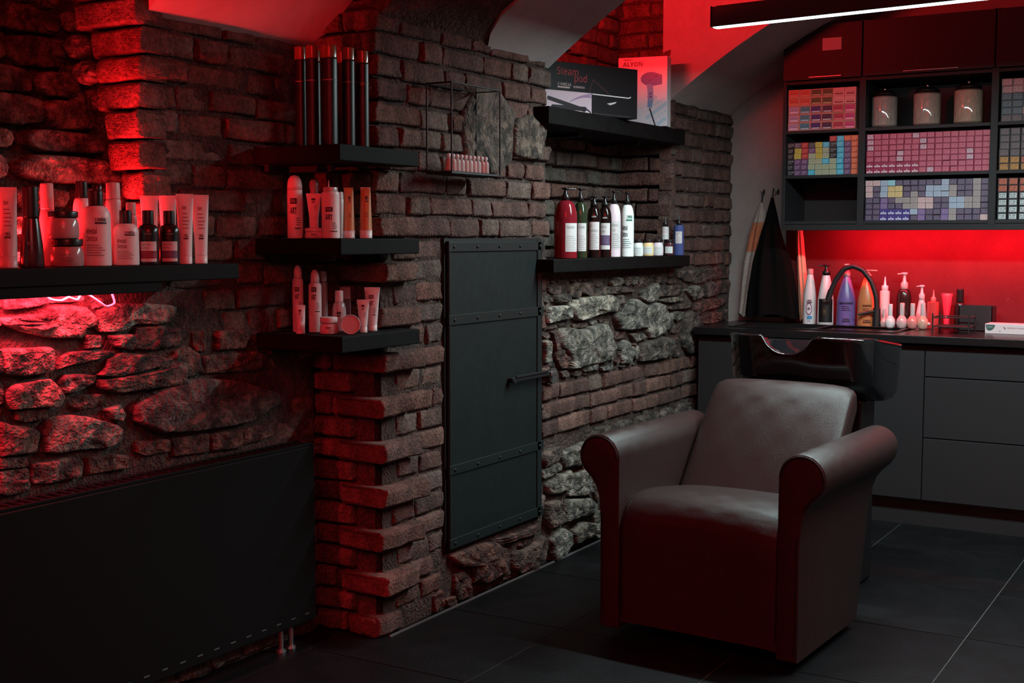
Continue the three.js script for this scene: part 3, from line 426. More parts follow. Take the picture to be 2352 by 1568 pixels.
cornerShelf('topmost black corner shelf, carrying tall black bottles', 1.69);
cornerShelf('middle black corner shelf, carrying orange tubes and white bottles', 1.395);
cornerShelf('lowest black corner shelf, with a round jar standing on edge', 1.085);
{
  const a = thing('wall_shelf', 'dark shelf of pump bottles in the brick recess', 'shelf');
  part('board', plank([[-2.86, -4.635], [-2.86, -5.86], [-2.585, -5.86], [-2.55, -5.90], [-2.50, -5.90], [-2.50, -4.49], [-2.575, -4.49], [-2.575, -4.635]], 1.253, 1.308), M.shelfWood, a);
  part('bracket', box(0.24, 0.02, 0.025, 0, -2.74, 1.233, -4.95), M.blackMetal, a); part('bracket', box(0.24, 0.02, 0.025, 0, -2.74, 1.233, -5.55), M.blackMetal, a);
  const b = thing('wall_shelf', 'dark shelf high in the recess, carrying two appliance boxes', 'shelf');
  part('board', plank([[-2.86, -4.635], [-2.86, -5.86], [-2.585, -5.86], [-2.56, -5.89], [-2.53, -5.89], [-2.53, -4.50], [-2.62, -4.50], [-2.62, -4.635]], 1.862, 1.933), M.shelfWood, b);
  part('bracket', box(0.24, 0.02, 0.025, 0, -2.74, 1.842, -4.95), M.blackMetal, b); part('bracket', box(0.24, 0.02, 0.025, 0, -2.74, 1.842, -5.55), M.blackMetal, b);
}
// ---------------------------------------------------------------- radiator
{
  const t = thing('radiator', 'large flat black panel radiator below the long shelf', 'radiator', [-2.78, 0, -2.30]);
  const L = 1.96, y0 = 0.085, y1 = 0.703;
  part('front_panel', box(0.016, y1 - y0 - 0.012, L, 0.006, 0.012, y0, 0), M.radiator, t);
  part('back_panel', box(0.014, y1 - y0 - 0.03, L - 0.02, 0.005, -0.052, y0, 0), M.radiator, t);
  part('side_panel', box(0.075, y1 - y0 - 0.01, 0.008, 0.003, -0.022, y0 + 0.002, -L / 2 + 0.004), M.radiator, t);
  part('side_panel', box(0.075, y1 - y0 - 0.01, 0.008, 0.003, -0.022, y0 + 0.002, L / 2 - 0.004), M.radiator, t);
  const slats = []; slats.push(box(0.008, 0.010, L, 0.002, 0.014, y1 - 0.012, 0), box(0.008, 0.010, L, 0.002, -0.056, y1 - 0.012, 0));
  for (let k = 0; k < 60; k++) slats.push(box(0.066, 0.004, 0.012, 0, -0.021, y1 - 0.008, -L / 2 + 0.02 + k * (L - 0.04) / 59));
  part('top_grille', slats, M.radiator, t).userData.kind = 'stuff';
  const dash = []; for (let k = 0; k < 26; k++) dash.push(box(0.002, 0.004, 0.022, 0, 0.0205, y0 + 0.028, -L / 2 + 0.05 + k * 0.072));
  part('lower_slots', dash, M.steel, t).userData.kind = 'stuff';
  const v = part('bleed_valve', [new THREE.CylinderGeometry(0.011, 0.011, 0.034, 14).rotateX(Math.PI / 2).translate(0.004, y1 - 0.024, -L / 2 - 0.016), box(0.010, 0.022, 0.010, 0.002, 0.004, y1 - 0.056, -L / 2 - 0.010)], M.chrome, t);
  for (const z of [0.14, 0.09]) { const p = part('pipe', cyl(0.009, 0.009, 0.085, 0, 14), M.steel, t, [-0.02, 0.0, -L / 2 + z]); part('collar', cyl(0.016, 0.018, 0.008, 0, 14), M.steel, p); }
  part('wall_bracket', box(0.03, 0.03, 0.03, 0, -0.068, 0.55, -0.6), M.blackMetal, t); part('wall_bracket', box(0.03, 0.03, 0.03, 0, -0.068, 0.55, 0.6), M.blackMetal, t);
}
// ---------------------------------------------------------------- riveted iron door in the pier
{
  const d = structure('door_1', 'dark green riveted iron hatch door with a drop latch');
  d.position.set(-2.585, DOOR.y0, 0);
  const H = DOOR.y1 - DOOR.y0, W = DOOR.z0 - DOOR.z1, zc = (DOOR.z0 + DOOR.z1) / 2;
  part('backing', box(0.05, H + 0.02, W + 0.02, 0, -0.03, -0.01, zc), M.blackMetal, d);
  part('plate', box(0.010, H, W, 0.002, 0.002, 0, zc), M.doorPaint, d);
  const rows = [[H - 0.040, 0.036], [0.848, 0.038], [0.285, 0.036], [0.004, 0.038]];
  for (const [y, h] of rows) {
    const b = part('band', box(0.007, h, W + 0.008, 0.002, 0.0095, y, zc), M.doorBand, d);
    for (let k = 0; k < 5; k++) part('rivet', new THREE.SphereGeometry(0.0065, 10, 6, 0, 2 * Math.PI, 0, Math.PI / 2).rotateZ(-Math.PI / 2), M.doorBand, b, [0.0125, y + h / 2, DOOR.z0 - 0.03 - k * (W - 0.06) / 4]);
  }
  part('edge_strip', box(0.009, H, 0.028, 0.002, 0.0085, 0, DOOR.z1 + 0.032), M.doorBand, d);
  part('hinge_strip', box(0.007, H, 0.012, 0.002, 0.007, 0, DOOR.z0 - 0.008), M.doorBand, d);
  const hd = part('latch_bar', [box(0.010, 0.018, 0.30, 0.004, 0.035, 0.596, -4.395), box(0.006, 0.010, 0.26, 0.002, 0.042, 0.612, -4.395)], M.blackMetal, d);
  part('latch_pivot', new THREE.CylinderGeometry(0.012, 0.012, 0.045, 14).rotateZ(Math.PI / 2).translate(0.018, 0.604, -4.265), M.blackMetal, d);
  part('latch_catch', [new THREE.CylinderGeometry(0.030, 0.034, 0.02, 18).rotateZ(Math.PI / 2).translate(0.012, 0.590, -4.61), box(0.04, 0.02, 0.05, 0.004, 0.025, 0.592, -4.575)], M.steel, d);
}
// ---------------------------------------------------------------- wash chair
{
  const chair = thing('wash_chair', 'brown leather hair wash chair with scrolled arms, in front of the black basin', 'chair', [-1.59, 0, -3.85], -0.05);
  part('base_plate', [box(0.52, 0.035, 0.50, 0.004, 0, 0.0, -0.42), box(0.30, 0.05, 0.30, 0.004, 0, 0.03, -0.42)], M.blackMetal, chair);
  // seat block with a waterfall front edge
  const W = 0.632, sw = 0.295;
  const prof = [[0.012, 0.065], [0.012, 0.25], [0.008, 0.40], [-0.004, 0.445], [-0.035, 0.482], [-0.085, 0.502], [-0.18, 0.508], [-0.34, 0.488], [-0.52, 0.462]];
  const curve = new THREE.SplineCurve(prof.map((p) => new THREE.Vector2(...p)));
  const seatTop = grid(30, 44, (u, v) => { const p = curve.getPoint(v), x = -sw + 2 * sw * u, e = Math.pow(Math.abs(2 * u - 1), 8), crown = 0.012 * (1 - Math.pow(2 * u - 1, 2)) * Math.min(1, Math.max(0, (p.y - 0.40) / 0.08)); return [x, p.y + crown - e * 0.012, p.x - e * 0.012, u * 0.62, v]; });
  part('seat', [seatTop, box(2 * sw, 0.36, 0.46, 0.01, 0, 0.07, -0.245), ], M.leather, chair);
  part('seat_seam', rod([[-0.285, 0.09, 0.008], [-0.285, 0.38, 0.003], [-0.278, 0.455, -0.02], [-0.275, 0.49, -0.06]], 0.0025), M.leatherPiping, chair); part('seat_seam', rod([[0.285, 0.09, 0.008], [0.285, 0.38, 0.003], [0.278, 0.455, -0.02], [0.275, 0.49, -0.06]], 0.0025), M.leatherPiping, chair);
  part('underframe', box(2 * sw, 0.05, 0.60, 0.004, 0, 0.06, -0.35), M.blackMetal, chair);
  // reclined back cushion
  const bc = new THREE.SplineCurve([[-0.37, 0.385], [-0.46, 0.495], [-0.55, 0.61], [-0.64, 0.72], [-0.70, 0.79], [-0.74, 0.825], [-0.78, 0.835]].map((p) => new THREE.Vector2(...p)));
  const shellGeo = (() => {                                                    // closed cushion: rounded cross-section swept up the reclined line
    const n = 40, m = 40, P = [], uv = [], idx = [];
    for (let j = 0; j <= m; j++) {
      const v = j / m, p = bc.getPoint(v), q = bc.getTangent(v).normalize(), nz = q.y, ny = -q.x, half = 0.288 - 0.012 * v, endf = Math.min(1, Math.sqrt(Math.max(0, 1 - Math.pow(Math.max(0, (v - 0.90) / 0.10), 2))) + 0.02);
      for (let i = 0; i <= n; i++) {
        const t = i / n * 2 * Math.PI, c = Math.cos(t), s = Math.sin(t), k = 1 / Math.pow(Math.pow(Math.abs(c), 5) + Math.pow(Math.abs(s), 5), 0.2);
        const x = c * k * half * (0.97 + 0.03 * endf), w = s * k * 0.062 * endf + (s > 0 ? 0.018 * (1 - Math.pow(c, 2)) * Math.sin(Math.PI * v) : 0);
        P.push(x, p.y + ny * (w - 0.045), p.x + nz * (w - 0.045)); uv.push(x, v * 0.65);
      }
    }
    for (let j = 0; j < m; j++) for (let i = 0; i < n; i++) { const a = j * (n + 1) + i, b = a + 1, c = a + n + 1, d = c + 1; idx.push(a, b, d, a, d, c); }
    const g = new THREE.BufferGeometry(); g.setAttribute('position', new THREE.Float32BufferAttribute(P, 3)); g.setAttribute('uv', new THREE.Float32BufferAttribute(uv, 2)); g.setIndex(idx); g.computeVertexNormals(); return g;
  })();
  part('backrest', shellGeo, M.leather, chair);
  // arms: upright panel topped by an outward scroll, the rear edge raked back
  for (const s of [-1, 1]) {
    const inner = 0.298, cx = 0.369, cy = 0.636, r = 0.071, out = [[inner, 0.045], [0.355, 0.045], [0.356, 0.42], [0.361, 0.49], [0.374, 0.535], [0.396, 0.566], [0.420, 0.588], [0.434, 0.610]];
    for (let k = 0; k <= 22; k++) { const t = Math.PI * k / 22; out.push([cx + Math.cos(t) * r, cy + Math.sin(t) * r]); }
    const outer = 0.355;
    const g = extrude(s > 0 ? out : out.map(([x, y]) => [-x, y]).reverse(), 0.90, 0.008), p = g.attributes.position;
    for (let i = 0; i < p.count; i++) { const d = 1 - (p.getZ(i) + 0.008) / 0.916, y = p.getY(i); p.setZ(i, -d * (0.575 + 0.185 * Math.min(1, Math.max(0, y / 0.68))) + 0.018); }
    const arm = part('arm', smooth(g, 0.7), M.leather, chair);
    part('scroll_piping', rod(out.slice(4).map(([x, y]) => [s * x, y, 0.020]), 0.0035, 60), M.leatherPiping, arm);
    part('edge_piping', rod([[s * outer, 0.06, 0.018], [s * outer, 0.3, 0.018], [s * outer, 0.44, 0.018]], 0.003, 12), M.leatherPiping, arm);
  }
  // basin
  const basin = thing('wash_basin', 'glossy black ceramic wash basin with a neck cut-out behind the wash chair', 'basin', [-1.615, 0, -3.85], -0.05);
  const n = 96, ring = (a, b, yf, pw = 4.5) => { const o = []; for (let k = 0; k < n; k++) { const t = k / n * 2 * Math.PI, c = Math.cos(t), s = Math.sin(t), q = 1 / Math.pow(Math.pow(Math.abs(c), pw) + Math.pow(Math.abs(s), pw), 1 / pw); const x = c * q * a, z = s * q * b; o.push([x, yf(x, z), z - 1.16]); } return o; };
  const dip = (x, z) => (z > 0 ? 1 : 0) * Math.min(1, Math.max(0, z / 0.15)) * 0.070 * Math.pow(Math.max(0, 1 - Math.pow(Math.abs(x + 0.02) / 0.105, 2.4)), 0.8);
  const rim = (x, z) => 0.992 + 0.13 * Math.min(0.18, z) - dip(x, z) - 0.010 * Math.pow(Math.abs(x) / 0.34, 4);
  const under = (x, z) => 0.745 + 0.28 * Math.max(0, z) - 0.02 * Math.max(0, -z);
  const rings = [ring(0.12, 0.10, (x, z) => under(x, z) - 0.004), ring(0.255, 0.215, under), ring(0.283, 0.245, (x, z) => under(x, z) + 0.006), ring(0.298, 0.262, (x, z) => under(x, z) + 0.04), ring(0.306, 0.272, (x, z) => rim(x, z) - 0.022), ring(0.310, 0.276, (x, z) => rim(x, z) - 0.008), ring(0.306, 0.272, (x, z) => rim(x, z)), ring(0.285, 0.250, (x, z) => rim(x, z) - 0.001), ring(0.275, 0.240, (x, z) => rim(x, z) - 0.010), ring(0.255, 0.222, (x, z) => 0.93 - dip(x, z) * 0.4, 3.5), ring(0.18, 0.15, () => 0.865, 2.5), ring(0.03, 0.03, () => 0.855, 2)];
  const P = [], idx = []; rings.forEach((r) => r.forEach((p) => P.push(...p)));
  for (let j = 0; j < rings.length - 1; j++) for (let k = 0; k < n; k++) { const a = j * n + k, b = j * n + (k + 1) % n, c = a + n, d = b + n; idx.push(a, c, d, a, d, b); }
  const g = new THREE.BufferGeometry(); g.setAttribute('position', new THREE.Float32BufferAttribute(P, 3)); g.setIndex(idx); g.computeVertexNormals();
  g.setAttribute('uv', new THREE.Float32BufferAttribute(new Float32Array(P.length / 3 * 2), 2));
  part('bowl', g, M.ceramic, basin);
  part('drain', new THREE.CylinderGeometry(0.03, 0.03, 0.006, 20).translate(0, 0.858, -1.16), M.chrome, basin);
  part('pedestal', [box(0.44, 0.76, 0.16, 0.02, 0, 0.0, -1.18)], M.blackPlastic, basin);
}

// ---------------------------------------------------------------- base cabinets, worktop, sink
{
  const zf = -6.12, splits = [-2.535, -2.02, -1.372, -0.74, -0.10, 0.52];
  for (let k = 0; k < 5; k++) {
    const x0 = splits[k], x1 = splits[k + 1], w = x1 - x0, drawers = k >= 2;
    const where = ['end nearest the brick wall', 'half hidden by the wash chair', 'right of the wash chair', 'under the glove box', 'beyond the glove box'][k];
    const t = thing('base_cabinet', (drawers ? 'dark grey drawer unit ' : 'dark grey cupboard ') + where, 'cabinet', [(x0 + x1) / 2, 0, zf], 0, 'base cabinets under the worktop');
    part('body', box(w - 0.002, 0.76, 0.565, 0, 0, 0.12, -0.300), M.cabinetDark, t);
    part('plinth', box(w, 0.12, 0.02, 0, 0, 0, -0.055), M.cabinetDark, t);
    if (drawers) for (const [y, h] of [[0.735, 0.135], [0.440, 0.290], [0.135, 0.300]]) part('drawer_front', box(w - 0.005, h, 0.018, 0.002, 0, y, -0.008), M.cabinetDark, t);
    else part('door', box(w - 0.005, 0.735, 0.018, 0.002, 0, 0.135, -0.008), M.cabinetDark, t);
  }
  const wt = thing('worktop', 'continuous dark stone worktop with an inset sink', 'worktop', [-1.015, 0.893, -6.40]);
  const slabs = [box(3.06, 0.038, 0.105, 0.003, 0, 0, 0.2675), box(3.06, 0.038, 0.205, 0.003, 0, 0, -0.2175), box(0.14, 0.038, 0.34, 0, -1.46, 0, 0.05), box(2.03, 0.038, 0.34, 0, 0.515, 0, 0.05)];
  part('slab', slabs, M.counter, wt);
  const sk = thing('sink', 'black inset sink with a drainer below the arched tap', 'sink', [-2.02, 0.931, -6.39]);
  sk.position.set(-1.962, 0.931, -6.35);
  part('rim', [box(0.86, 0.006, 0.018, 0.002, 0, 0, 0.165), box(0.86, 0.006, 0.018, 0.002, 0, 0, -0.165), box(0.018, 0.006, 0.33, 0.002, -0.42, 0, 0), box(0.018, 0.006, 0.33, 0.002, 0.42, 0, 0), box(0.018, 0.006, 0.33, 0.002, 0.02, 0, 0)], M.counter, sk);
  part('bowl', [box(0.42, 0.006, 0.31, 0, -0.20, -0.034, 0), box(0.008, 0.034, 0.31, 0, -0.41, -0.034, 0), box(0.008, 0.034, 0.31, 0, 0.01, -0.034, 0), box(0.42, 0.034, 0.008, 0, -0.2, -0.034, 0.155), box(0.42, 0.034, 0.008, 0, -0.2, -0.034, -0.155)], M.blackPlastic, sk);
  part('drainer', box(0.39, 0.006, 0.31, 0, 0.225, -0.012, 0), M.counter, sk);
  const ft = thing('tap', 'matt black high arched tap in front of the orange bottle', 'tap', [-1.715, 0.931, -6.535]);
  part('base', cyl(0.019, 0.021, 0.10, 0, 20), M.blackMetal, ft);
  part('spout', rod([[0, 0.10, 0], [-0.005, 0.16, 0], [-0.03, 0.235, 0.002], [-0.075, 0.295, 0.005], [-0.128, 0.316, 0.008], [-0.175, 0.298, 0.012], [-0.215, 0.240, 0.016], [-0.238, 0.185, 0.018]], 0.0135, 48), M.blackMetal, ft);
  part('nozzle', bar([-0.237, 0.188, 0.018], [-0.252, 0.135, 0.020], 0.016, 14), M.blackMetal, ft);
  part('lever', bar([-0.01, 0.085, 0.01], [-0.088, 0.066, 0.03], 0.0075, 10), M.blackMetal, ft);
}
// ---------------------------------------------------------------- wall cabinet with open shelves, flap doors above
const CAB = { zf: -6.38, zb: -6.725 };
{
  const t = thing('wall_cabinet', 'dark grey open wall cabinet full of hair colour boxes, red light below', 'cabinet', [0, 0, 0]);
  const D = CAB.zf - CAB.zb, zc = (CAB.zf + CAB.zb) / 2, x0 = -2.185, x1 = 0.40;
  part('back_panel', box(x1 - x0, 1.03, 0.012, 0, (x0 + x1) / 2, 1.455, CAB.zb + 0.008), M.cabinetDark, t);
  for (const x of [x0 + 0.009, -1.772, -1.138, -0.50, x1 - 0.009]) part('upright', box(x < -2.1 ? 0.018 : 0.034, 1.03, D - 0.004, 0.002, x, 1.455, zc), M.cabinet, t);
  const bays = [[x0 + 0.018, -1.789], [-1.755, -1.155], [-1.121, -0.517], [-0.483, x1 - 0.018]];
  for (const [a, b] of bays) for (const y of [1.466, 1.703, 1.933, 2.185]) part('shelf_board', box(b - a, 0.016, D - 0.010, 0.001, (a + b) / 2, y, zc + 0.003), M.cabinet, t);
  part('light_rail', box(x1 - x0, 0.030, 0.018, 0.002, (x0 + x1) / 2, 1.434, CAB.zf - 0.012), M.cabinet, t);
  part('underside', box(x1 - x0, 0.006, D - 0.03, 0, (x0 + x1) / 2, 1.456, zc), M.cabinetDark, t);
  const doors = [[-2.182, -1.774], [-1.770, -1.140], [-1.136, -0.502], [-0.498, 0.398]];
  doors.forEach(([a, b], k) => {
    const d = part('flap_door', box(b - a - 0.003, 0.275, 0.018, 0.002, (a + b) / 2, 2.204, CAB.zf + 0.010), M.cabinetDoor, t);
    part('bar_handle', box((b - a) * 0.42, 0.006, 0.014, 0.002, (a + b) / 2 + 0.02, 2.212, CAB.zf + 0.024), M.steel, d);
    if (k === 0) part('name_plate', box(0.098, 0.062, 0.003, 0.001, -1.927, 2.345, CAB.zf + 0.0205), plastic(0.42, 0.42, 0.44, 0.6), d, [0, 0, 0], 0, 'pale blank plate');
  });
  const s = thing('led_strip', 'red light strip under the colour cabinet', 'light strip', [-0.78, 1.450, -6.50]);
  part('profile', box(2.30, 0.008, 0.016, 0.001), M.steel, s);
  part('diodes', box(2.28, 0.003, 0.010, 0.001, 0, -0.003, 0), M.pinkGlow, s);
  const l = areaLight(PINK, POWER.cabinetStrip, 2.28, 0.012, [0, -0.006, -0.004], [0, -0.70, -0.71]); l.name = 'strip_light'; s.add(l);
}
// ---------------------------------------------------------------- hair colour boxes: printed fronts from one sheet
const SHEET = { cols: 16, w: 64, h: 48, next: 0 };
const sheetCanvas = document.createElement('canvas'); sheetCanvas.width = 1024; sheetCanvas.height = 1024;
const sc = sheetCanvas.getContext('2d'); sc.fillStyle = '#333'; sc.fillRect(0, 0, 1024, 1024);
const css = (c, k = 1) => 'rgb(' + c.map((v) => Math.round(Math.min(255, v * k))).join(',') + ')';
const PAINT = {                                                                // letter: [carton colour, kind of print, print colour]
  O: [[206, 92, 72], 'line', [226, 130, 110]], G: [[70, 84, 52], 'line', [190, 170, 130]], P: [[226, 150, 150], 'darkline', [110, 50, 60]], L: [[176, 140, 172], 'line', [226, 205, 226]], T: [[40, 130, 150], 'line', [170, 210, 215]],
  N: [[44, 42, 104], 'line', [210, 205, 215]], D: [[52, 34, 66], 'line', [205, 200, 205]], R: [[176, 48, 72], 'line', [226, 130, 140]], M: [[196, 58, 112], 'line', [240, 180, 205]],
  K: [[20, 24, 28], 'num', [150, 160, 160]], Y: [[196, 180, 78], 'num', [150, 136, 60]], S: [[170, 180, 150], 'num', [138, 146, 122]], C: [[72, 178, 208], 'num', [140, 212, 226]], V: [[104, 70, 108], 'num', [176, 150, 176]], W: [[92, 72, 84], 'num', [166, 150, 156]], o: [[214, 98, 64], 'num', [236, 150, 116]], r: [[182, 52, 54], 'num', [226, 120, 116]], k: [[70, 70, 70], 'num', [120, 120, 120]],
  m: [[150, 26, 66], 'panel', [206, 108, 128]], q: [[156, 24, 72], 'strip', [222, 206, 214]], a: [[146, 40, 80], 'panel', [212, 196, 204]],
  d: [[50, 32, 66], 'panel', [112, 98, 118]], u: [[64, 46, 128], 'strip', [206, 206, 222]], p: [[206, 172, 172], 'num', [184, 148, 150]], b: [[164, 176, 196], 'num', [138, 152, 174]], s: [[160, 148, 146], 'num', [136, 124, 124]], y: [[212, 184, 128], 'num', [184, 156, 104]], v: [[104, 78, 132], 'panel', [136, 112, 150]], c: [[150, 202, 212], 'num', [116, 172, 184]],
  h: [[140, 104, 106], 'panel', [178, 146, 146]], t: [[30, 40, 46], 'panel', [84, 104, 114]], n: [[40, 28, 32], 'panel', [104, 88, 92]], z: [[84, 52, 16], 'panel', [192, 132, 48]], x: [[70, 22, 16], 'panel', [196, 94, 62]], e: [[22, 20, 24], 'panel', [196, 206, 208]],
};
const cells = {};
for (const [k, [body, kind, ink]] of Object.entries(PAINT)) {
  cells[k] = [];
  const nVar = kind === 'line' || kind === 'darkline' ? 2 : 8;
  for (let v = 0; v < nVar; v++) {
    const i = SHEET.next++, x = (i % SHEET.cols) * 64, y = Math.floor(i / SHEET.cols) * 48, num = (4 + Math.floor(rnd(7))) + '.' + (10 + Math.floor(rnd(60)));
    sc.fillStyle = css(body); sc.fillRect(x, y, 64, 48);
    if (kind === 'line' || kind === 'darkline') { sc.fillStyle = kind === 'line' ? '#d08a78' : css(body); sc.fillRect(x, y, 64, 48); sc.fillStyle = css(body); sc.fillRect(x + 4, y + 4, 56, 38); sc.fillStyle = css(ink); sc.fillRect(x + 9, y + 32, 46, 7); sc.fillStyle = css(body, 0.8); sc.fillRect(x + 9, y + 22, 46, 3); }
    if (kind === 'num') { sc.strokeStyle = css(body, 0.72); sc.lineWidth = 3; sc.strokeRect(x + 1, y + 1, 62, 46); sc.fillStyle = css(ink); sc.font = 'bold 20px sans-serif'; sc.fillText(num, x + 10, y + 26); sc.fillRect(x + 10, y + 33, 30, 4); }
    if (kind === 'panel') { sc.fillStyle = css(ink); sc.fillRect(x + 9, y + 7, 48, 34); sc.fillStyle = css(body, k === 'e' ? 2 : 1); sc.font = 'bold 19px sans-serif'; sc.fillText(num, x + 13, y + 26); sc.fillRect(x + 14, y + 32, 34, 3); }
    if (kind === 'strip') { sc.fillStyle = css(ink); sc.fillRect(x + 6, y + 28, 50, 13); sc.beginPath(); sc.moveTo(x + 30, y + 12); sc.lineTo(x + 24, y + 28); sc.lineTo(x + 36, y + 28); sc.fill(); sc.fillStyle = css(body); sc.font = 'bold 10px sans-serif'; sc.fillText(num, x + 20, y + 38); }
    cells[k].push([x, y]);
  }
}
const sheetTex = new THREE.CanvasTexture(sheetCanvas); sheetTex.colorSpace = THREE.SRGBColorSpace; sheetTex.magFilter = THREE.LinearFilter;
M.carton = std(rgb(0.92, 0.92, 0.92), 0.5, { map: sheetTex });
function cartonGeometry(w, h, d, letter) {
  const g = new THREE.BoxGeometry(w, h, d), uv = g.attributes.uv, n = g.attributes.normal, [cx, cy] = pick(cells[letter]);
  for (let i = 0; i < uv.count; i++) {
    const front = n.getZ(i) > 0.5, u = front ? uv.getX(i) : 0.02, v = front ? uv.getY(i) : 0.5;
    uv.setXY(i, (cx + 0.5 + u * 63) / 1024, 1 - (cy + 47.5 - v * 47) / 1024);
  }
  return g.translate(0, h / 2, -d / 2);
}
const ORD = ['first', 'second', 'third', 'fourth', 'fifth', 'sixth', 'seventh', 'eighth', 'ninth', 'tenth', 'eleventh', 'twelfth', 'thirteenth', 'fourteenth', 'fifteenth', 'sixteenth'];
const HUE = { O: 'brick orange', G: 'olive green', P: 'pale pink', L: 'lilac', T: 'teal', N: 'navy', D: 'dark plum', R: 'crimson', M: 'magenta', K: 'black', Y: 'mustard', S: 'sage', C: 'sky blue', V: 'mauve', W: 'grey brown', o: 'orange', r: 'red', k: 'grey', m: 'raspberry', q: 'raspberry white-banded', a: 'raspberry pale-fronted', d: 'dark purple', u: 'violet white-banded', p: 'blush', b: 'powder blue', s: 'stone grey', y: 'cream', v: 'soft purple', c: 'aqua', h: 'dusky rose', t: 'slate', n: 'dark brown', z: 'ochre', x: 'rust', e: 'white-fronted' };
function cartons(rows, x0, y0, w, h, d, z, place, gap = 0, name = 'hair_colour_box') {                    // rows listed from the top; letters say which carton, '.' is empty
  rows.forEach((row, j) => [...row].forEach((c, i) => {
    if (c === '.') return;
    const b = new THREE.Mesh(cartonGeometry(w * (0.985 - gap), h * 0.975, d, c), M.carton);
    b.name = numbered(name); b.castShadow = b.receiveShadow = true;
    b.position.set(x0 + (i + 0.5) * w, y0 + (rows.length - 1 - j) * h, z + rnd(-0.006, 0.004)); scene.add(b);
    tag(b, `${HUE[c]} hair ${name === 'tint_box' ? 'tint' : 'colour'} box, ${place}, ${ORD[j]} row down, ${ORD[i]} from left`, 'box', 'hair colour boxes, ' + place);
  }));
}
{
  const Z = CAB.zf - 0.02;
  cartons(['OOGGPP', 'OOGGPP', 'LTNDRM', 'LTNDRM', 'LTNDRM'], -2.162, 1.949, 0.0585, 0.0425, 0.10, Z, 'left bay top shelf', 0, 'hair_colour_carton');
  cartons(['......roCo'.replace('roCo', 'rCoo'), 'KWrkYCKCVo', 'KYrVYSKCVo', 'KYrSYSKCVo', 'KVVSSCSCVo', 'KVVSSSSCVo', 'KVVCSSSCVo'], -2.164, 1.719, 0.0372, 0.0283, 0.12, Z, 'left bay middle shelf');
  cartons(['ammmmmammmmmmmmm', 'ammmmmmammmmmmmm', 'ammmmmmammmmmmmm', 'mmmmammmmmmmmamm', 'mmmmammmmmmmmamm', 'qqqqqqqmmmmmmmmm', 'qqqqqqqmammmmmmm'], -1.751, 1.719, 0.0372, 0.0283, 0.12, Z, 'middle bay middle shelf');
  cartons(['ppbcddddddbdddsd', 'pdbyydddbbbsddsd', 'pdbyydsdbbbsddsd', 'ddvdsssppddbbssd', 'ddvddssppddbbssd', 'dduuuubvddvsdddd', 'dduuuudvddvsdddp'], -1.751, 1.482, 0.0372, 0.0290, 0.12, Z, 'middle bay bottom shelf');
  cartons(['hhh', 'hhh', 'ttt', 'ttt', 'tth', 'nnn'], -1.112, 1.949, 0.0485, 0.0340, 0.12, Z, 'right bay top shelf', 0, 'tint_box');
  cartons(['nnn', 'nnn', 'nnn', 'nnn', 'zzx', 'zzz'], -1.116, 1.719, 0.0485, 0.0335, 0.12, Z, 'right bay middle shelf', 0.06, 'tint_box');
  cartons(['xxx', 'xxx', 'eee', 'eee', 'eee', 'eee'], -1.118, 1.482, 0.0485, 0.0335, 0.12, Z, 'right bay bottom shelf', 0.10, 'tint_box');
}
// three lidded glass jars of beige pads
[[-1.687, 0.066, 0.165, [0.46, 0.39, 0.345], 'left'], [-1.477, 0.069, 0.170, [0.50, 0.39, 0.32], 'middle'], [-1.279, 0.071, 0.175, [0.55, 0.40, 0.30], 'right']].forEach(([x, r, h, c, side]) => {
  const t = thing('storage_jar', `${side} of three lidded glass jars of beige pads in the colour cabinet`, 'jar', [x, 1.949, -6.485], 0, 'glass jars in the colour cabinet');
  part('contents', lathe([[0, 0.004], [r * 0.90, 0.004], [r * 0.94, 0.014], [r * 0.94, h * 0.93], [r * 0.88, h * 0.97], [0, h * 0.97]]), std(rgb(...c), 0.9, { map: rep(plasterColor, 6), bumpMap: rep(plasterBump, 8), bumpScale: 0.01 }), t);
  part('glass', lathe([[r * 0.92, 0.001], [r * 0.99, 0.010], [r * 0.99, h * 0.94], [r * 0.84, h * 0.995]], 40), M.glass, t);
  const lid = part('lid', lathe([[0, 0], [r * 0.86, 0], [r * 0.86, 0.010], [r * 0.55, 0.024], [0, 0.028]]), M.blackPlastic, t, [0, h, 0]);
  part('knob', new THREE.SphereGeometry(0.010, 14, 10), M.chrome, lid, [0, 0.032, 0]);
});

// ---------------------------------------------------------------- printed labels for bottles, one sheet with clear ground
const LBL = {}, labelCanvas = document.createElement('canvas'); labelCanvas.width = 2048; labelCanvas.height = 1024;
const lc = labelCanvas.getContext('2d'); let labelNext = 0;
function labelCell(name, draw) { const i = labelNext++, x = (i % 8) * 256, y = Math.floor(i / 8) * 256; lc.save(); lc.beginPath(); lc.rect(x, y, 256, 256); lc.clip(); lc.translate(x, y); draw(lc); lc.restore(); LBL[name] = [x, y]; }
const text = (c, s, x, y, font, fill, align = 'left') => { c.font = font; c.fillStyle = fill; c.textAlign = align; c.fillText(s, x, y); };
const lines = (c, x, y, w, n, gap, fill) => { c.fillStyle = fill; for (let k = 0; k < n; k++) c.fillRect(x, y + k * gap, w * (0.72 + 0.28 * ((k * 7) % 5) / 4), 4); };
const maker = (c, x, y, fill) => { text(c, 'L\u2019OR\u00c9AL', x, y, 'bold 26px serif', fill); c.fillStyle = fill; c.fillRect(x - 4, y + 6, 122, 10); };
const card = (c, fill) => { c.fillStyle = fill; c.fillRect(0, 0, 256, 256); };
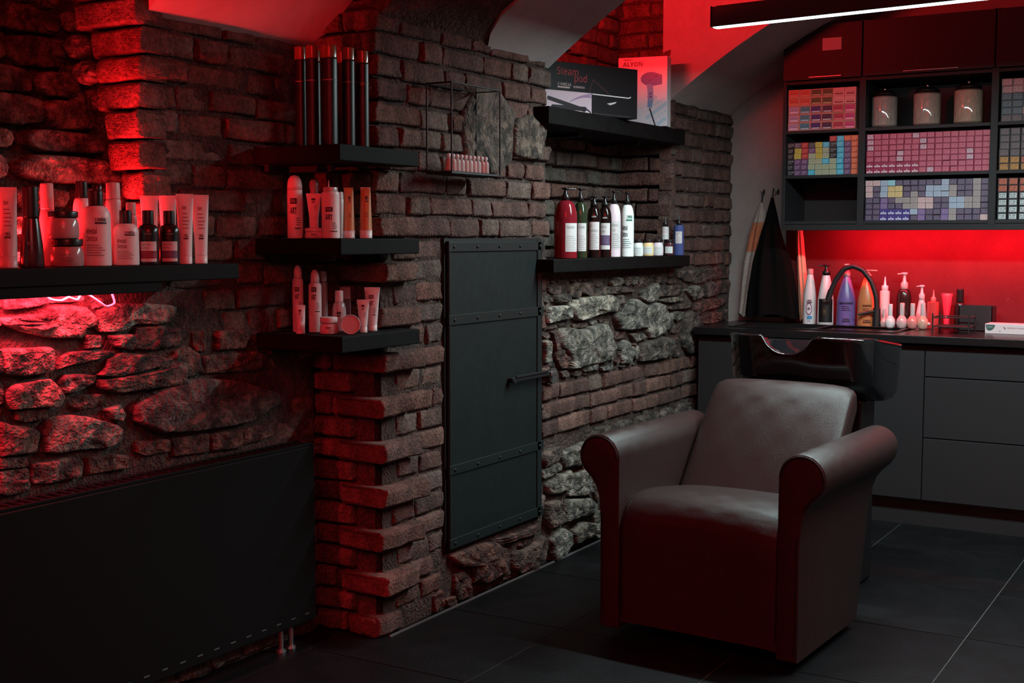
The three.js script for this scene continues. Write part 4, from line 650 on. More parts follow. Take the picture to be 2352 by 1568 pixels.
labelCell('art', (c) => { c.fillStyle = '#1c1518'; c.fillRect(40, 20, 120, 40); text(c, 'TECNI.', 48, 50, 'bold 30px sans-serif', '#b8a8aa'); text(c, 'ART', 40, 132, 'bold 64px sans-serif', '#1c1518'); lines(c, 150, 160, 90, 4, 16, '#5a4648'); c.fillStyle = '#3a2c2e'; c.fillRect(120, 232, 120, 8); });
labelCell('artsmall', (c) => { c.fillStyle = '#1c1518'; c.fillRect(70, 14, 100, 30); text(c, 'ART', 74, 92, 'bold 50px sans-serif', '#1c1518'); lines(c, 130, 120, 90, 5, 18, '#5a4648'); });
labelCell('metal', (c) => { maker(c, 116, 36, '#2a2022'); text(c, 'Metal', 20, 112, '44px sans-serif', '#8c3038'); text(c, 'Detox', 20, 156, '44px sans-serif', '#8c3038'); lines(c, 20, 180, 190, 5, 15, '#a08888'); });
labelCell('metalgreen', (c) => { text(c, 'L\u2019OR\u00c9AL', 120, 30, 'bold 28px serif', '#2f7a66'); c.fillStyle = '#2f7a66'; c.fillRect(104, 38, 140, 12); text(c, 'Metal', 14, 118, '48px sans-serif', '#31454a'); text(c, 'Detox', 14, 166, '48px sans-serif', '#31454a'); lines(c, 14, 186, 210, 5, 15, '#8aa4a4'); });
const twoTone = (a, b, band) => (c) => { card(c, '#d9d4d4'); text(c, a, 16, 52, '40px sans-serif', '#4a3a40'); text(c, b, 16, 94, '40px sans-serif', '#4a3a40'); if (band) { c.fillStyle = band; c.fillRect(0, 118, 256, 96); lines(c, 14, 138, 200, 3, 22, 'rgba(255,255,255,0.25)'); } else lines(c, 16, 116, 220, 8, 17, '#8c8488'); };
labelCell('chromared', twoTone('Chroma', 'Cr\u00e8me', '#8a2440'));
labelCell('chromablue', twoTone('Chroma', 'Cr\u00e8me', '#6a5070'));
labelCell('chromapurple', twoTone('Chroma', 'Cr\u00e8me', '#5d4a6c'));
labelCell('curl', twoTone('Curl', 'Expression'));
labelCell('vitamino', twoTone('Vitamino', ''));
labelCell('volumetry', twoTone('Volumetry', ''));
labelCell('color', twoTone('Vitamino', 'Color'));
labelCell('serie', twoTone('Blondifier', 'Gloss'));
labelCell('jar', (c) => { card(c, '#dfe6e6'); text(c, 'Absolut Repair', 14, 70, 'bold 30px sans-serif', '#56656a'); lines(c, 14, 100, 220, 7, 20, '#9aa8aa'); });
labelCell('makerwhite', (c) => { maker(c, 70, 40, '#d8d4d4'); });
labelCell('makerdim', (c) => { maker(c, 70, 40, '#8e7a7e'); });
labelCell('steam', (c) => { text(c, 'Steam', 60, 40, '34px sans-serif', '#8c4c50'); lines(c, 60, 66, 150, 5, 24, '#80484c'); maker(c, 66, 222, '#4a2c30'); });
labelCell('round', (c) => { c.strokeStyle = '#7c4a70'; c.lineWidth = 12; c.beginPath(); c.arc(110, 110, 62, 0, 7); c.stroke(); text(c, '48h', 110, 122, 'bold 38px sans-serif', '#7c4a70', 'center'); maker(c, 60, 30, '#4a3a40'); c.fillStyle = '#3f92c8'; c.fillRect(70, 186, 110, 36); lines(c, 80, 232, 90, 2, 14, '#8c7a90'); });
labelCell('black', (c) => { card(c, '#cfc4c4'); c.fillStyle = '#120c0c'; c.fillRect(12, 10, 232, 226); text(c, 'L\u2019OR\u00c9AL', 128, 34, 'bold 22px serif', '#b8a8a4', 'center'); const g = c.createRadialGradient(110, 130, 4, 110, 130, 60); g.addColorStop(0, '#6a4a1c'); g.addColorStop(1, 'rgba(18,12,12,0)'); c.fillStyle = g; c.fillRect(30, 60, 180, 140); });
labelCell('wide', (c) => { text(c, 'SILVER SHAMPOO', 128, 70, 'bold 26px sans-serif', 'rgba(40,16,50,0.75)', 'center'); lines(c, 60, 90, 140, 3, 18, 'rgba(40,16,50,0.45)'); maker(c, 74, 226, 'rgba(30,14,40,0.7)'); });
labelCell('wideorange', (c) => { text(c, 'SHAMPOO', 128, 70, 'bold 28px sans-serif', 'rgba(90,20,10,0.75)', 'center'); lines(c, 60, 90, 140, 2, 18, 'rgba(90,20,10,0.4)'); maker(c, 74, 226, 'rgba(70,14,8,0.75)'); });
labelCell('dark', (c) => { text(c, 'bain', 60, 60, 'bold 46px sans-serif', '#8c6a6c'); lines(c, 60, 110, 150, 6, 22, '#6c5052'); });
labelCell('amber', (c) => { c.fillStyle = '#2b2022'; c.fillRect(120, 20, 70, 56); text(c, 'ART', 124, 70, 'bold 30px sans-serif', '#c8b8a8'); lines(c, 130, 180, 80, 3, 16, '#5a3422'); });
const labelTex = new THREE.CanvasTexture(labelCanvas); labelTex.colorSpace = THREE.SRGBColorSpace; labelTex.magFilter = THREE.LinearFilter;
M.label = std(rgb(0.9, 0.9, 0.9), 0.5, { map: labelTex, transparent: true, alphaTest: 0.02 });
function toCell(g, cell) { const [cx, cy] = LBL[cell], uv = g.attributes.uv; for (let i = 0; i < uv.count; i++) uv.setXY(i, (cx + 2 + uv.getX(i) * 252) / 2048, 1 - (cy + 254 - uv.getY(i) * 252) / 1024); return g; }
function wrap(parent, cell, r, y, h, arcWidth, r2 = r) {                       // label bent round a bottle of radius r, centred on its front
  const a = Math.min(Math.PI * 0.95, arcWidth / r);
  return part('label', toCell(new THREE.CylinderGeometry(r2 + 0.0006, r + 0.0006, h, 14, 1, true, -a / 2, a).translate(0, y + h / 2, 0), cell), M.label, parent);
}
const faceCamera = (x, z, off = 0) => Math.atan2(-x, -z) + off;
// ---------------------------------------------------------------- bottle kinds
function bottle(name, label, [x, y, z], o) {
  const r = o.r, H = o.h, t = thing(name, label, o.category ?? 'bottle', [x, y, z], faceCamera(x, z, o.turn ?? 0), o.group), m = o.m ?? plastic(...(o.color ?? [0.7, 0.7, 0.7])), cm = o.cap ? plastic(...o.cap) : M.blackPlastic;
  const bodyH = H * (o.body ?? 0.72), sh = o.shoulder ?? 0.16, nr = o.neck ?? r * 0.42, wr = o.waist ?? r;
  const pts = [[0, 0], [r * 0.93, 0], [r, r * 0.08]];
  if (o.taper) { const n = 10; for (let k = 1; k <= n; k++) { const v = k / n, e = v * v * (3 - 2 * v); pts.push([r * (1 - 0.04 * Math.sin(v * 3)) * (1 - Math.max(0, (v - o.taper) / (1 - o.taper)) ** 1.3) + nr * Math.max(0, (v - o.taper) / (1 - o.taper)) ** 1.3, bodyH * v]); } }
  else { const y0 = bodyH - Math.max(sh * H, 0.004); pts.push([wr, y0 * 0.5], [r, y0]); for (let k = 1; k <= 8; k++) { const a = k / 8 * Math.PI / 2; pts.push([nr + (r - nr) * Math.cos(a), y0 + (bodyH - y0) * Math.sin(a)]); } }
  pts.push([nr, bodyH + 0.001], [0, bodyH + 0.001]);
  const b = part('body', lathe(pts), m, t), top = H - bodyH;
  if (o.kind === 'pump') {
    const c = part('pump', [lathe([[0, 0], [nr * 1.15, 0], [nr * 1.15, top * 0.34], [nr * 0.62, top * 0.46], [nr * 0.42, top * 0.80], [nr * 0.42, top * 0.84], [nr * 0.95, top * 0.88], [nr * 0.95, top], [0, top]], 18), bar([0, top * 0.93, 0], [(o.spout ?? 1) * r * 0.95, top * 0.90, r * 0.15], nr * 0.22)], cm, t, [0, bodyH, 0]);
  } else if (o.kind === 'spray') part('spray_head', lathe([[0, 0], [nr * 1.1, 0], [nr * 1.05, top * 0.3], [nr * 1.2, top * 0.55], [nr * 1.2, top * 0.85], [nr * 0.7, top], [0, top]], 20), cm, t, [0, bodyH, 0]);
  else if (o.kind === 'dome') part('dome_cap', lathe([[0, 0], [nr, 0], [nr * 0.99, top * 0.35], [nr * 0.86, top * 0.68], [nr * 0.55, top * 0.92], [0, top]]), cm, t, [0, bodyH, 0]);
  else if (o.kind === 'nozzle') part('nozzle_cap', lathe([[0, 0], [nr, 0], [nr, top * 0.34], [nr * 0.42, top * 0.42], [nr * 0.14, top], [0, top]], 16), cm, t, [0, bodyH, 0]);
  else if (o.kind !== 'none') part('cap', lathe([[0, 0], [nr * 1.05, 0], [nr * 1.08, top * 0.06], [nr * 1.05, top * 0.94], [nr * 0.95, top], [0, top]], 24), cm, t, [0, bodyH, 0]);
  for (const [cell, ly, lh, lw] of o.labels ?? []) wrap(t, cell, r, ly * H, lh * H, lw);
  return t;
}
function jar(name, label, [x, y, z], o) {
  const t = thing(name, label, 'jar', [x, y, z], faceCamera(x, z), o.group), r = o.r, h = o.h, lidH = o.lid ?? h * 0.22, b = h - lidH;
  part('body', lathe([[0, 0], [r * 0.86, 0], [r * 0.97, b * 0.06], [r, b * 0.3], [r * 0.98, b * 0.7], [r * 0.86, b * 0.96], [r * 0.84, b], [0, b]]), plastic(...o.color), t);
  part('lid', lathe([[0, 0], [r * 0.93, 0], [r * 0.95, lidH * 0.12], [r * 0.95, lidH * 0.88], [r * 0.90, lidH], [0, lidH]]), o.lidColor ? plastic(...o.lidColor) : M.blackPlastic, t, [0, b, 0]);
  if (o.cell) wrap(t, o.cell, r * 1.0, b * 0.18, b * 0.5, r * 1.5);
  return t;
}
function tubeGeometry(r0, halfW, y0, y1) {                                     // round at the cap, pinched flat at the crimp
  const n = 28, m = 14, P = [], uv = [], idx = [];
  for (let j = 0; j <= m; j++) { const v = j / m, a = r0 + (halfW - r0) * v, b = r0 * Math.pow(1 - v, 0.75) + 0.0012; for (let i = 0; i <= n; i++) { const t = i / n * 2 * Math.PI; P.push(Math.sin(t) * a, y0 + (y1 - y0) * v, Math.cos(t) * b); uv.push(i / n, v); } }
  for (let j = 0; j < m; j++) for (let i = 0; i < n; i++) { const a = j * (n + 1) + i, b = a + 1, c = a + n + 1, d = c + 1; idx.push(a, b, d, a, d, c); }
  const g = new THREE.BufferGeometry(); g.setAttribute('position', new THREE.Float32BufferAttribute(P, 3)); g.setAttribute('uv', new THREE.Float32BufferAttribute(uv, 2)); g.setIndex(idx); g.computeVertexNormals(); return g;
}
function squeezeTube(label, [x, y, z], o) {                                    // stands on its cap
  const t = thing('squeeze_tube', label, 'tube', [x, y, z], faceCamera(x, z, o.turn ?? 0), o.group), capH = o.capH ?? o.h * 0.15;
  part('cap', lathe([[0, 0], [o.r * 0.92, 0], [o.r * 0.96, 0.002], [o.r * 0.96, capH], [0, capH]], 24), plastic(...(o.cap ?? o.color)), t);
  part('body', tubeGeometry(o.r * 0.95, o.w, capH, o.h), plastic(...o.color), t);
  part('crimp', box(2 * o.w, 0.012, 0.0032, 0.001, 0, o.h - 0.012, 0), plastic(...(o.crimp ?? o.color)), t);
  if (o.cell) { const h = (o.h - capH) * 0.62, y0 = capH + (o.h - capH) * 0.22, k = (yy) => { const v = (yy - capH) / (o.h - capH); return [o.r * 0.95 + (o.w - o.r * 0.95) * v, o.r * 0.95 * Math.pow(1 - v, 0.75) + 0.002]; };
    part('label', toCell(grid(10, 10, (u, v) => { const yy = y0 + h * v, [a, b] = k(yy), th = (u - 0.5) * 1.5; return [Math.sin(th) * a, yy, Math.cos(th) * b, u, v]; }), o.cell), M.label, t); }
  return t;
}
const WHITEP = [0.70, 0.66, 0.66, 0.38];
// ---------------------------------------------------------------- long shelf, from left to right
{
  const Y = 1.322, g = 'bottles on the long shelf';
  squeezeTube('pale squeeze tube at the left end of the long shelf', [-2.70, Y, -2.042], { r: 0.022, w: 0.024, h: 0.202, color: [0.55, 0.46, 0.46, 0.35], cell: 'steam', group: g });
  jar('cosmetic_jar', 'low jar with flat black lid behind the pale tube at left', [-2.79, Y, -2.09], { r: 0.030, h: 0.205, lid: 0.008, color: [0.3, 0.25, 0.25], group: g });
  bottle('shampoo_bottle', 'tall dark wine-coloured bottle with wide black cap, left on the long shelf', [-2.70, Y, -2.112], { r: 0.030, h: 0.208, body: 0.60, taper: 0.25, neck: 0.019, color: [0.035, 0.010, 0.014, 0.2], labels: [['dark', 0.05, 0.3, 0.04]], group: g });
  bottle('spray_bottle', 'clear pinkish bottle behind the two stacked jars', [-2.79, Y, -2.235], { r: 0.020, h: 0.221, body: 0.68, neck: 0.016, color: [0.52, 0.40, 0.40, 0.2], cap: [0.55, 0.45, 0.45, 0.15], group: g });
  jar('cosmetic_jar', 'lower of two stacked clear jars on the long shelf', [-2.70, Y, -2.222], { r: 0.042, h: 0.073, lid: 0.019, color: [0.36, 0.24, 0.24, 0.15], cell: 'dark', group: g });
  jar('cosmetic_jar', 'upper of two stacked clear jars on the long shelf', [-2.70, Y + 0.073, -2.212], { r: 0.040, h: 0.072, lid: 0.017, color: [0.42, 0.33, 0.33, 0.15], group: g });
  bottle('shampoo_bottle', 'white bottle with square black cap, behind the larger detox bottle', [-2.79, Y, -2.350], { r: 0.024, h: 0.230, body: 0.80, neck: 0.015, color: WHITEP, group: g });
  bottle('shampoo_bottle', 'larger white detox bottle with black cap on the long shelf', [-2.69, Y, -2.312], { r: 0.037, h: 0.201, body: 0.80, shoulder: 0.17, neck: 0.018, color: WHITEP, labels: [['metal', 0.12, 0.55, 0.066]], group: g });
  bottle('spray_bottle', 'pale bottle with round black spray head, between the detox bottles', [-2.80, Y, -2.412], { r: 0.017, h: 0.226, body: 0.80, neck: 0.011, kind: 'spray', color: WHITEP, group: g });
  bottle('shampoo_bottle', 'tall pale pink capped bottle behind the smaller detox bottle', [-2.795, Y, -2.464], { r: 0.0210, h: 0.231, body: 0.80, shoulder: 0.05, neck: 0.018, color: [0.60, 0.50, 0.50, 0.35], cap: [0.60, 0.50, 0.50, 0.3], group: g });
  bottle('shampoo_bottle', 'smaller white detox bottle with black cap on the long shelf', [-2.69, Y, -2.413], { r: 0.034, h: 0.151, body: 0.76, shoulder: 0.17, neck: 0.016, color: WHITEP, labels: [['metal', 0.10, 0.55, 0.060]], group: g });
  bottle('shampoo_bottle', 'small pale bottle half hidden behind the smaller detox bottle', [-2.77, Y, -2.505], { r: 0.017, h: 0.176, body: 0.8, neck: 0.013, color: [0.55, 0.46, 0.46], cap: [0.5, 0.42, 0.42], group: g });
  bottle('shampoo_bottle', 'black bottle with a red-banded label on the long shelf', [-2.68, Y, -2.484], { r: 0.029, h: 0.152, body: 0.74, shoulder: 0.15, neck: 0.015, color: [0.012, 0.008, 0.009, 0.25], labels: [['chromared', 0.06, 0.37, 0.046], ['makerdim', 0.40, 0.20, 0.04]], group: g });
  bottle('shampoo_bottle', 'black bottle with a mauve-banded label on the long shelf', [-2.67, Y, -2.553], { r: 0.029, h: 0.152, body: 0.74, shoulder: 0.15, neck: 0.015, color: [0.012, 0.008, 0.009, 0.25], labels: [['chromablue', 0.06, 0.37, 0.046], ['makerdim', 0.40, 0.20, 0.04]], group: g });
  const tw = { r: 0.0185, w: 0.0245, color: WHITEP, capH: 0.026, group: 'white tubes on the long shelf' };
  squeezeTube('white tube left of the end one, beside the mauve-banded bottle', [-2.662, Y, -2.607], { ...tw, h: 0.201, cell: 'steam', turn: 0.1 });
  squeezeTube('white tube at the right end of the long shelf', [-2.662, Y, -2.668], { ...tw, h: 0.200, cell: 'steam', turn: 0.1 });
  squeezeTube('white tube behind the red-banded black bottle', [-2.775, Y, -2.578], { ...tw, w: 0.025, h: 0.197 });
  squeezeTube('white tube behind the mauve-banded black bottle', [-2.765, Y, -2.640], { ...tw, w: 0.025, h: 0.199 });
}
// ---------------------------------------------------------------- corner shelves
{
  const dark = [0.006, 0.005, 0.006, 0.38], amber = [0.20, 0.075, 0.035, 0.15], g1 = 'tall black bottles on the top corner shelf';
  const tall = ['leftmost', 'second from left', 'middle and widest', 'fourth from left', 'rightmost'];
  [[-2.672, -3.130, 0.0185], [-2.622, -3.128, 0.0200], [-2.57, -3.150, 0.0260], [-2.55, -3.222, 0.0210], [-2.53, -3.270, 0.0200]].forEach(([x, z, r], k) => {
    const t = bottle('tall_bottle', `${tall[k]} of the tall black bottles in front on the top corner shelf`, [x, 1.69, z], { r, h: 0.315 - (k === 4 ? 0.006 : 0), body: 0.87, shoulder: 0.015, neck: r * 0.90, color: dark, cap: amber, labels: [['makerdim', 0.55, 0.12, r * 1.6]], group: g1 });
    part('ring', new THREE.TorusGeometry(r * 1.0, 0.0012, 6, 28).rotateX(Math.PI / 2), M.steel, t, [0, 0.205, 0]);
  });
  bottle('tall_bottle', 'tall black bottle behind, left of centre on the top corner shelf', [-2.72, 1.69, -3.262], { r: 0.018, h: 0.325, body: 0.88, shoulder: 0.015, neck: 0.016, color: dark, cap: amber, group: g1 });
  bottle('tall_bottle', 'tall black bottle behind, right of centre on the top corner shelf', [-2.67, 1.69, -3.335], { r: 0.018, h: 0.325, body: 0.88, shoulder: 0.015, neck: 0.016, color: dark, cap: amber, group: g1 });
  const Y = 1.395, g2 = 'styling products on the middle corner shelf', W2 = [0.72, 0.60, 0.60, 0.4];
  bottle('spray_can', 'white spray can with domed cap on the middle corner shelf', [-2.702, Y, -3.130], { r: 0.0245, h: 0.205, body: 0.76, shoulder: 0.01, neck: 0.0240, kind: 'dome', color: W2, cap: W2, labels: [['art', 0.12, 0.55, 0.045]], group: g2 });
  jar('cosmetic_jar', 'white jar carrying a tube on the middle corner shelf', [-2.655, Y, -3.168], { r: 0.031, h: 0.034, lid: 0.012, color: W2, lidColor: W2, cell: 'artsmall', group: g2 });
  squeezeTube('white flared tube standing on the white jar', [-2.655, Y + 0.034, -3.168], { r: 0.015, w: 0.0245, h: 0.112, capH: 0.028, color: W2, cell: 'artsmall', group: g2 });
  bottle('spray_bottle', 'violet bottle with round head, left behind the flared tube', [-2.785, Y, -3.245], { r: 0.019, h: 0.198, body: 0.72, neck: 0.011, kind: 'spray', color: [0.20, 0.11, 0.20, 0.2], cap: [0.3, 0.2, 0.22, 0.2], group: g2 });
  bottle('spray_bottle', 'violet bottle with round head, right behind the flared tube', [-2.755, Y, -3.290], { r: 0.020, h: 0.198, body: 0.72, neck: 0.013, kind: 'spray', color: [0.20, 0.11, 0.20, 0.2], cap: [0.3, 0.2, 0.22, 0.2], group: g2 });
  bottle('styling_bottle', 'white square-shouldered bottle in the middle of the middle corner shelf', [-2.60, Y, -3.186], { r: 0.0290, h: 0.165, body: 0.92, shoulder: 0.06, neck: 0.022, color: W2, cap: [0.5, 0.42, 0.42, 0.2], labels: [['art', 0.10, 0.55, 0.05]], group: g2 });
  bottle('styling_bottle', 'white pointed bottle peeping behind the square-shouldered one', [-2.70, Y, -3.300], { r: 0.018, h: 0.195, body: 0.80, neck: 0.008, kind: 'nozzle', color: W2, cap: W2, group: g2 });
  bottle('styling_bottle', 'slim white bottle right behind the square-shouldered one', [-2.655, Y, -3.300], { r: 0.015, h: 0.155, body: 0.85, neck: 0.012, color: W2, cap: W2, group: g2 });
  const O2 = [0.52, 0.20, 0.075, 0.35];
  squeezeTube('left orange tube with pale cap on the middle corner shelf', [-2.583, Y, -3.258], { r: 0.0205, w: 0.0150, h: 0.166, capH: 0.026, color: O2, cap: W2, crimp: O2, cell: 'amber', group: g2 });
  squeezeTube('right orange tube with pale cap and pale top on the middle corner shelf', [-2.55, Y, -3.306], { r: 0.0215, w: 0.0160, h: 0.168, capH: 0.027, color: O2, cap: W2, crimp: W2, cell: 'amber', group: g2 });
  const Z = 1.085, g3 = 'styling products on the lowest corner shelf', W3 = [0.60, 0.50, 0.50, 0.4];
  bottle('spray_can', 'slim white can at the left back of the lowest corner shelf', [-2.755, Z, -3.200], { r: 0.018, h: 0.222, body: 0.80, shoulder: 0.04, neck: 0.014, kind: 'dome', color: W3, cap: W3, labels: [['art', 0.3, 0.4, 0.03]], group: g3 });
  squeezeTube('small white tube in front of the slim can, lowest corner shelf', [-2.688, Z, -3.132], { r: 0.0155, w: 0.0165, h: 0.094, color: W3, cell: 'artsmall', group: g3 });
  bottle('spray_can', 'white can with pointed cap in the left half of the lowest corner shelf', [-2.70, Z, -3.222], { r: 0.0215, h: 0.208, body: 0.78, shoulder: 0.06, neck: 0.015, kind: 'dome', color: W3, cap: W3, labels: [['art', 0.3, 0.45, 0.035]], group: g3 });
  bottle('spray_can', 'dim can right behind the can with pointed cap', [-2.745, Z, -3.318], { r: 0.016, h: 0.200, body: 0.82, shoulder: 0.03, neck: 0.013, color: [0.25, 0.2, 0.2], cap: [0.3, 0.24, 0.24], group: g3 });
  bottle('styling_bottle', 'rounded clear pump bottle above the striped jar', [-2.655, Z, -3.292], { r: 0.0235, h: 0.136, body: 0.72, shoulder: 0.3, neck: 0.013, color: [0.42, 0.36, 0.37, 0.2], cap: W3, labels: [['artsmall', 0.1, 0.4, 0.035]], group: g3 });
  jar('cosmetic_jar', 'white lidded jar at the front of the lowest corner shelf', [-2.61, Z, -3.182], { r: 0.030, h: 0.055, lid: 0.02, color: W3, lidColor: W3, cell: 'artsmall', group: g3 });
  { const t = thing('product_box', 'upright grey carton behind the round jar on the lowest corner shelf', 'box', [-2.695, Z, -3.375], faceCamera(-2.7, -3.37), g3); part('carton', box(0.036, 0.145, 0.036, 0.001), plastic(0.25, 0.21, 0.22, 0.6), t); part('dark_panel', box(0.032, 0.055, 0.001, 0, 0, 0.05, 0.0182), plastic(0.05, 0.045, 0.05, 0.6), t); }
  { const t = thing('cosmetic_jar', 'round jar standing on edge, lid to the front, lowest corner shelf', 'jar', [-2.545, Z, -3.213], faceCamera(-2.545, -3.213), g3);
    part('lid', new THREE.CylinderGeometry(0.0315, 0.0315, 0.012, 36).rotateX(Math.PI / 2).translate(0, 0.0315, 0.006), plastic(...W3), t); part('rim', new THREE.TorusGeometry(0.0305, 0.0016, 8, 36).translate(0, 0.0315, 0.012), plastic(...W3), t);
    part('body', new THREE.CylinderGeometry(0.029, 0.026, 0.03, 30).rotateX(-Math.PI / 2).translate(0, 0.0315, -0.015), plastic(...W3), t); }
  squeezeTube('shorter white tube beside the round jar, lowest corner shelf', [-2.542, Z, -3.277], { r: 0.0135, w: 0.0205, h: 0.109, capH: 0.02, color: W3, cell: 'artsmall', group: g3 });
  squeezeTube('taller white tube at the right of the lowest corner shelf', [-2.560, Z, -3.350], { r: 0.0165, w: 0.0260, h: 0.147, capH: 0.022, color: W3, cell: 'art', group: g3 });
}
// ---------------------------------------------------------------- glass display case with vials on the pier
{
  const t = thing('display_case', 'small glass display case with thin black frame on the brick pier', 'case', [-2.565, 1.625, -3.845]);
  const D = 0.105, H = 0.315, L = 0.325, r = 0.0032, x0 = 0, x1 = D, z0 = L / 2, z1 = -L / 2;
  for (const [x, z] of [[x0, z0], [x1, z0], [x0, z1], [x1, z1]]) part('post', bar([x, 0, z], [x, H, z], r), M.blackMetal, t);
  for (const y of [0, H]) { part('rail', bar([x0, y, z0], [x1, y, z0], r), M.blackMetal, t); part('rail', bar([x0, y, z1], [x1, y, z1], r), M.blackMetal, t); part('rail', bar([x0, y, z0], [x0, y, z1], r), M.blackMetal, t); part('rail', bar([x1, y, z0], [x1, y, z1], r), M.blackMetal, t); }
  part('base', box(D, 0.006, L, 0, D / 2, 0.001, 0), M.blackMetal, t);
  part('pane', box(0.0015, H - 0.01, L - 0.01, 0, x1 - 0.0008, 0.005, 0), M.glass, t);
  part('pane', box(D - 0.01, H - 0.01, 0.0015, 0, D / 2, 0.005, z0), M.glass, t);
  part('top_pane', box(D - 0.006, 0.0015, L - 0.006, 0, D / 2, H - 0.001, 0), M.glass, t);
  const vg = [lathe([[0, 0], [0.0115, 0], [0.0125, 0.004], [0.0120, 0.018], [0.0125, 0.034], [0.0105, 0.042], [0.006, 0.046], [0, 0.046]], 16)], cg = lathe([[0, 0.046], [0.0055, 0.046], [0.0055, 0.050], [0.0075, 0.052], [0.0075, 0.060], [0.004, 0.063], [0, 0.063]], 14);
  const liq = [plastic(0.55, 0.20, 0.19, 0.15), plastic(0.60, 0.36, 0.34, 0.15), plastic(0.55, 0.42, 0.41, 0.15)], cap = phys(rgb(0.75, 0.62, 0.62), 0.12);
  for (let k = 0; k < 10; k++) {
    const z = -3.705 - k * 0.0272, n = ORD[k];
    const v = thing('glass_vial', `${k === 9 ? 'last' : n} pink glass vial from the left in the display case`, 'vial', [-2.487, 1.632, z], 0, 'vials in the display case');
    part('body', vg[0], liq[[0, 1, 2, 2, 1, 2, 1, 2, 0, 1][k]], v); part('stopper', cg, cap, v);
  }
}
// ---------------------------------------------------------------- recess: pump bottles and jars on the lower shelf
{
  const Y = 1.308, g = 'pump bottles in the brick recess', brown = [0.010, 0.0045, 0.004, 0.12], pumpK = { kind: 'pump' };
  bottle('pump_bottle', 'big red pump bottle with a white label in the recess', [-2.553, Y, -4.690], { r: 0.050, h: 0.300, body: 0.82, shoulder: 0.26, neck: 0.0165, ...pumpK, color: [0.20, 0.010, 0.018, 0.12], turn: 0.62, labels: [['vitamino', 0.10, 0.40, 0.062]], group: g });
  bottle('pump_bottle', 'olive green pump bottle between the red and brown ones', [-2.572, Y, -4.862], { r: 0.0305, h: 0.304, body: 0.80, shoulder: 0.22, neck: 0.012, ...pumpK, color: [0.026, 0.035, 0.017, 0.12], turn: 0.3, labels: [['volumetry', 0.10, 0.40, 0.040]], group: g });
  bottle('pump_bottle', 'left dark brown pump bottle with a plain white label', [-2.560, Y, -4.968], { r: 0.0310, h: 0.273, body: 0.82, shoulder: 0.20, neck: 0.0145, ...pumpK, spout: -1, color: brown, labels: [['curl', 0.13, 0.45, 0.052], ['makerwhite', 0.53, 0.16, 0.044]], group: g });
  bottle('pump_bottle', 'right dark brown pump bottle with a purple-banded label', [-2.552, Y, -5.060], { r: 0.0300, h: 0.275, body: 0.82, shoulder: 0.20, neck: 0.0145, ...pumpK, color: brown, labels: [['chromapurple', 0.13, 0.43, 0.050], ['makerwhite', 0.51, 0.16, 0.044]], group: g });
  bottle('pump_bottle', 'pale pink pump bottle left of the mint one', [-2.570, Y, -5.186], { r: 0.0315, h: 0.303, body: 0.80, shoulder: 0.22, neck: 0.012, ...pumpK, color: [0.82, 0.68, 0.75, 0.2], turn: 0.35, labels: [['color', 0.12, 0.42, 0.046]], group: g });
  bottle('pump_bottle', 'mint white pump bottle with detox lettering in the recess', [-2.550, Y, -5.286], { r: 0.0312, h: 0.301, body: 0.80, shoulder: 0.22, neck: 0.012, ...pumpK, spout: -1, color: [0.82, 0.90, 0.88, 0.2], labels: [['metalgreen', 0.13, 0.52, 0.055]], group: g });
  const gj = 'small jars in the brick recess';
  jar('cosmetic_jar', 'mint white jar beside the mint pump bottle', [-2.550, Y, -5.402], { r: 0.0265, h: 0.080, lid: 0.014, color: [0.82, 0.90, 0.88, 0.2], cell: 'jar', group: gj });
  jar('cosmetic_jar', 'cream yellow jar in the recess', [-2.550, Y, -5.514], { r: 0.0305, h: 0.080, lid: 0.014, color: [0.85, 0.66, 0.34, 0.2], cell: 'jar', group: gj });
  jar('cosmetic_jar', 'lilac jar in the recess', [-2.550, Y, -5.628], { r: 0.0290, h: 0.080, lid: 0.014, color: [0.80, 0.72, 0.80, 0.2], cell: 'jar', group: gj });
  jar('cosmetic_jar', 'dark plum jar beside the blue bottle', [-2.535, Y, -5.730], { r: 0.0270, h: 0.080, lid: 0.014, color: [0.06, 0.02, 0.028, 0.15], cell: 'jar', group: gj });
  bottle('applicator_bottle', 'white pointed bottle behind the dark plum jar', [-2.575, Y, -5.775], { r: 0.0180, h: 0.198, body: 0.72, shoulder: 0.03, neck: 0.012, kind: 'nozzle', color: [0.60, 0.58, 0.60, 0.3], labels: [['jar', 0.3, 0.25, 0.035]], group: gj });
  bottle('applicator_bottle', 'blue pointed bottle at the right end of the recess shelf', [-2.528, Y, -5.835], { r: 0.0260, h: 0.199, body: 0.76, shoulder: 0.03, neck: 0.012, kind: 'nozzle', color: [0.05, 0.08, 0.24, 0.3], labels: [['serie', 0.30, 0.30, 0.034]], group: gj });
}
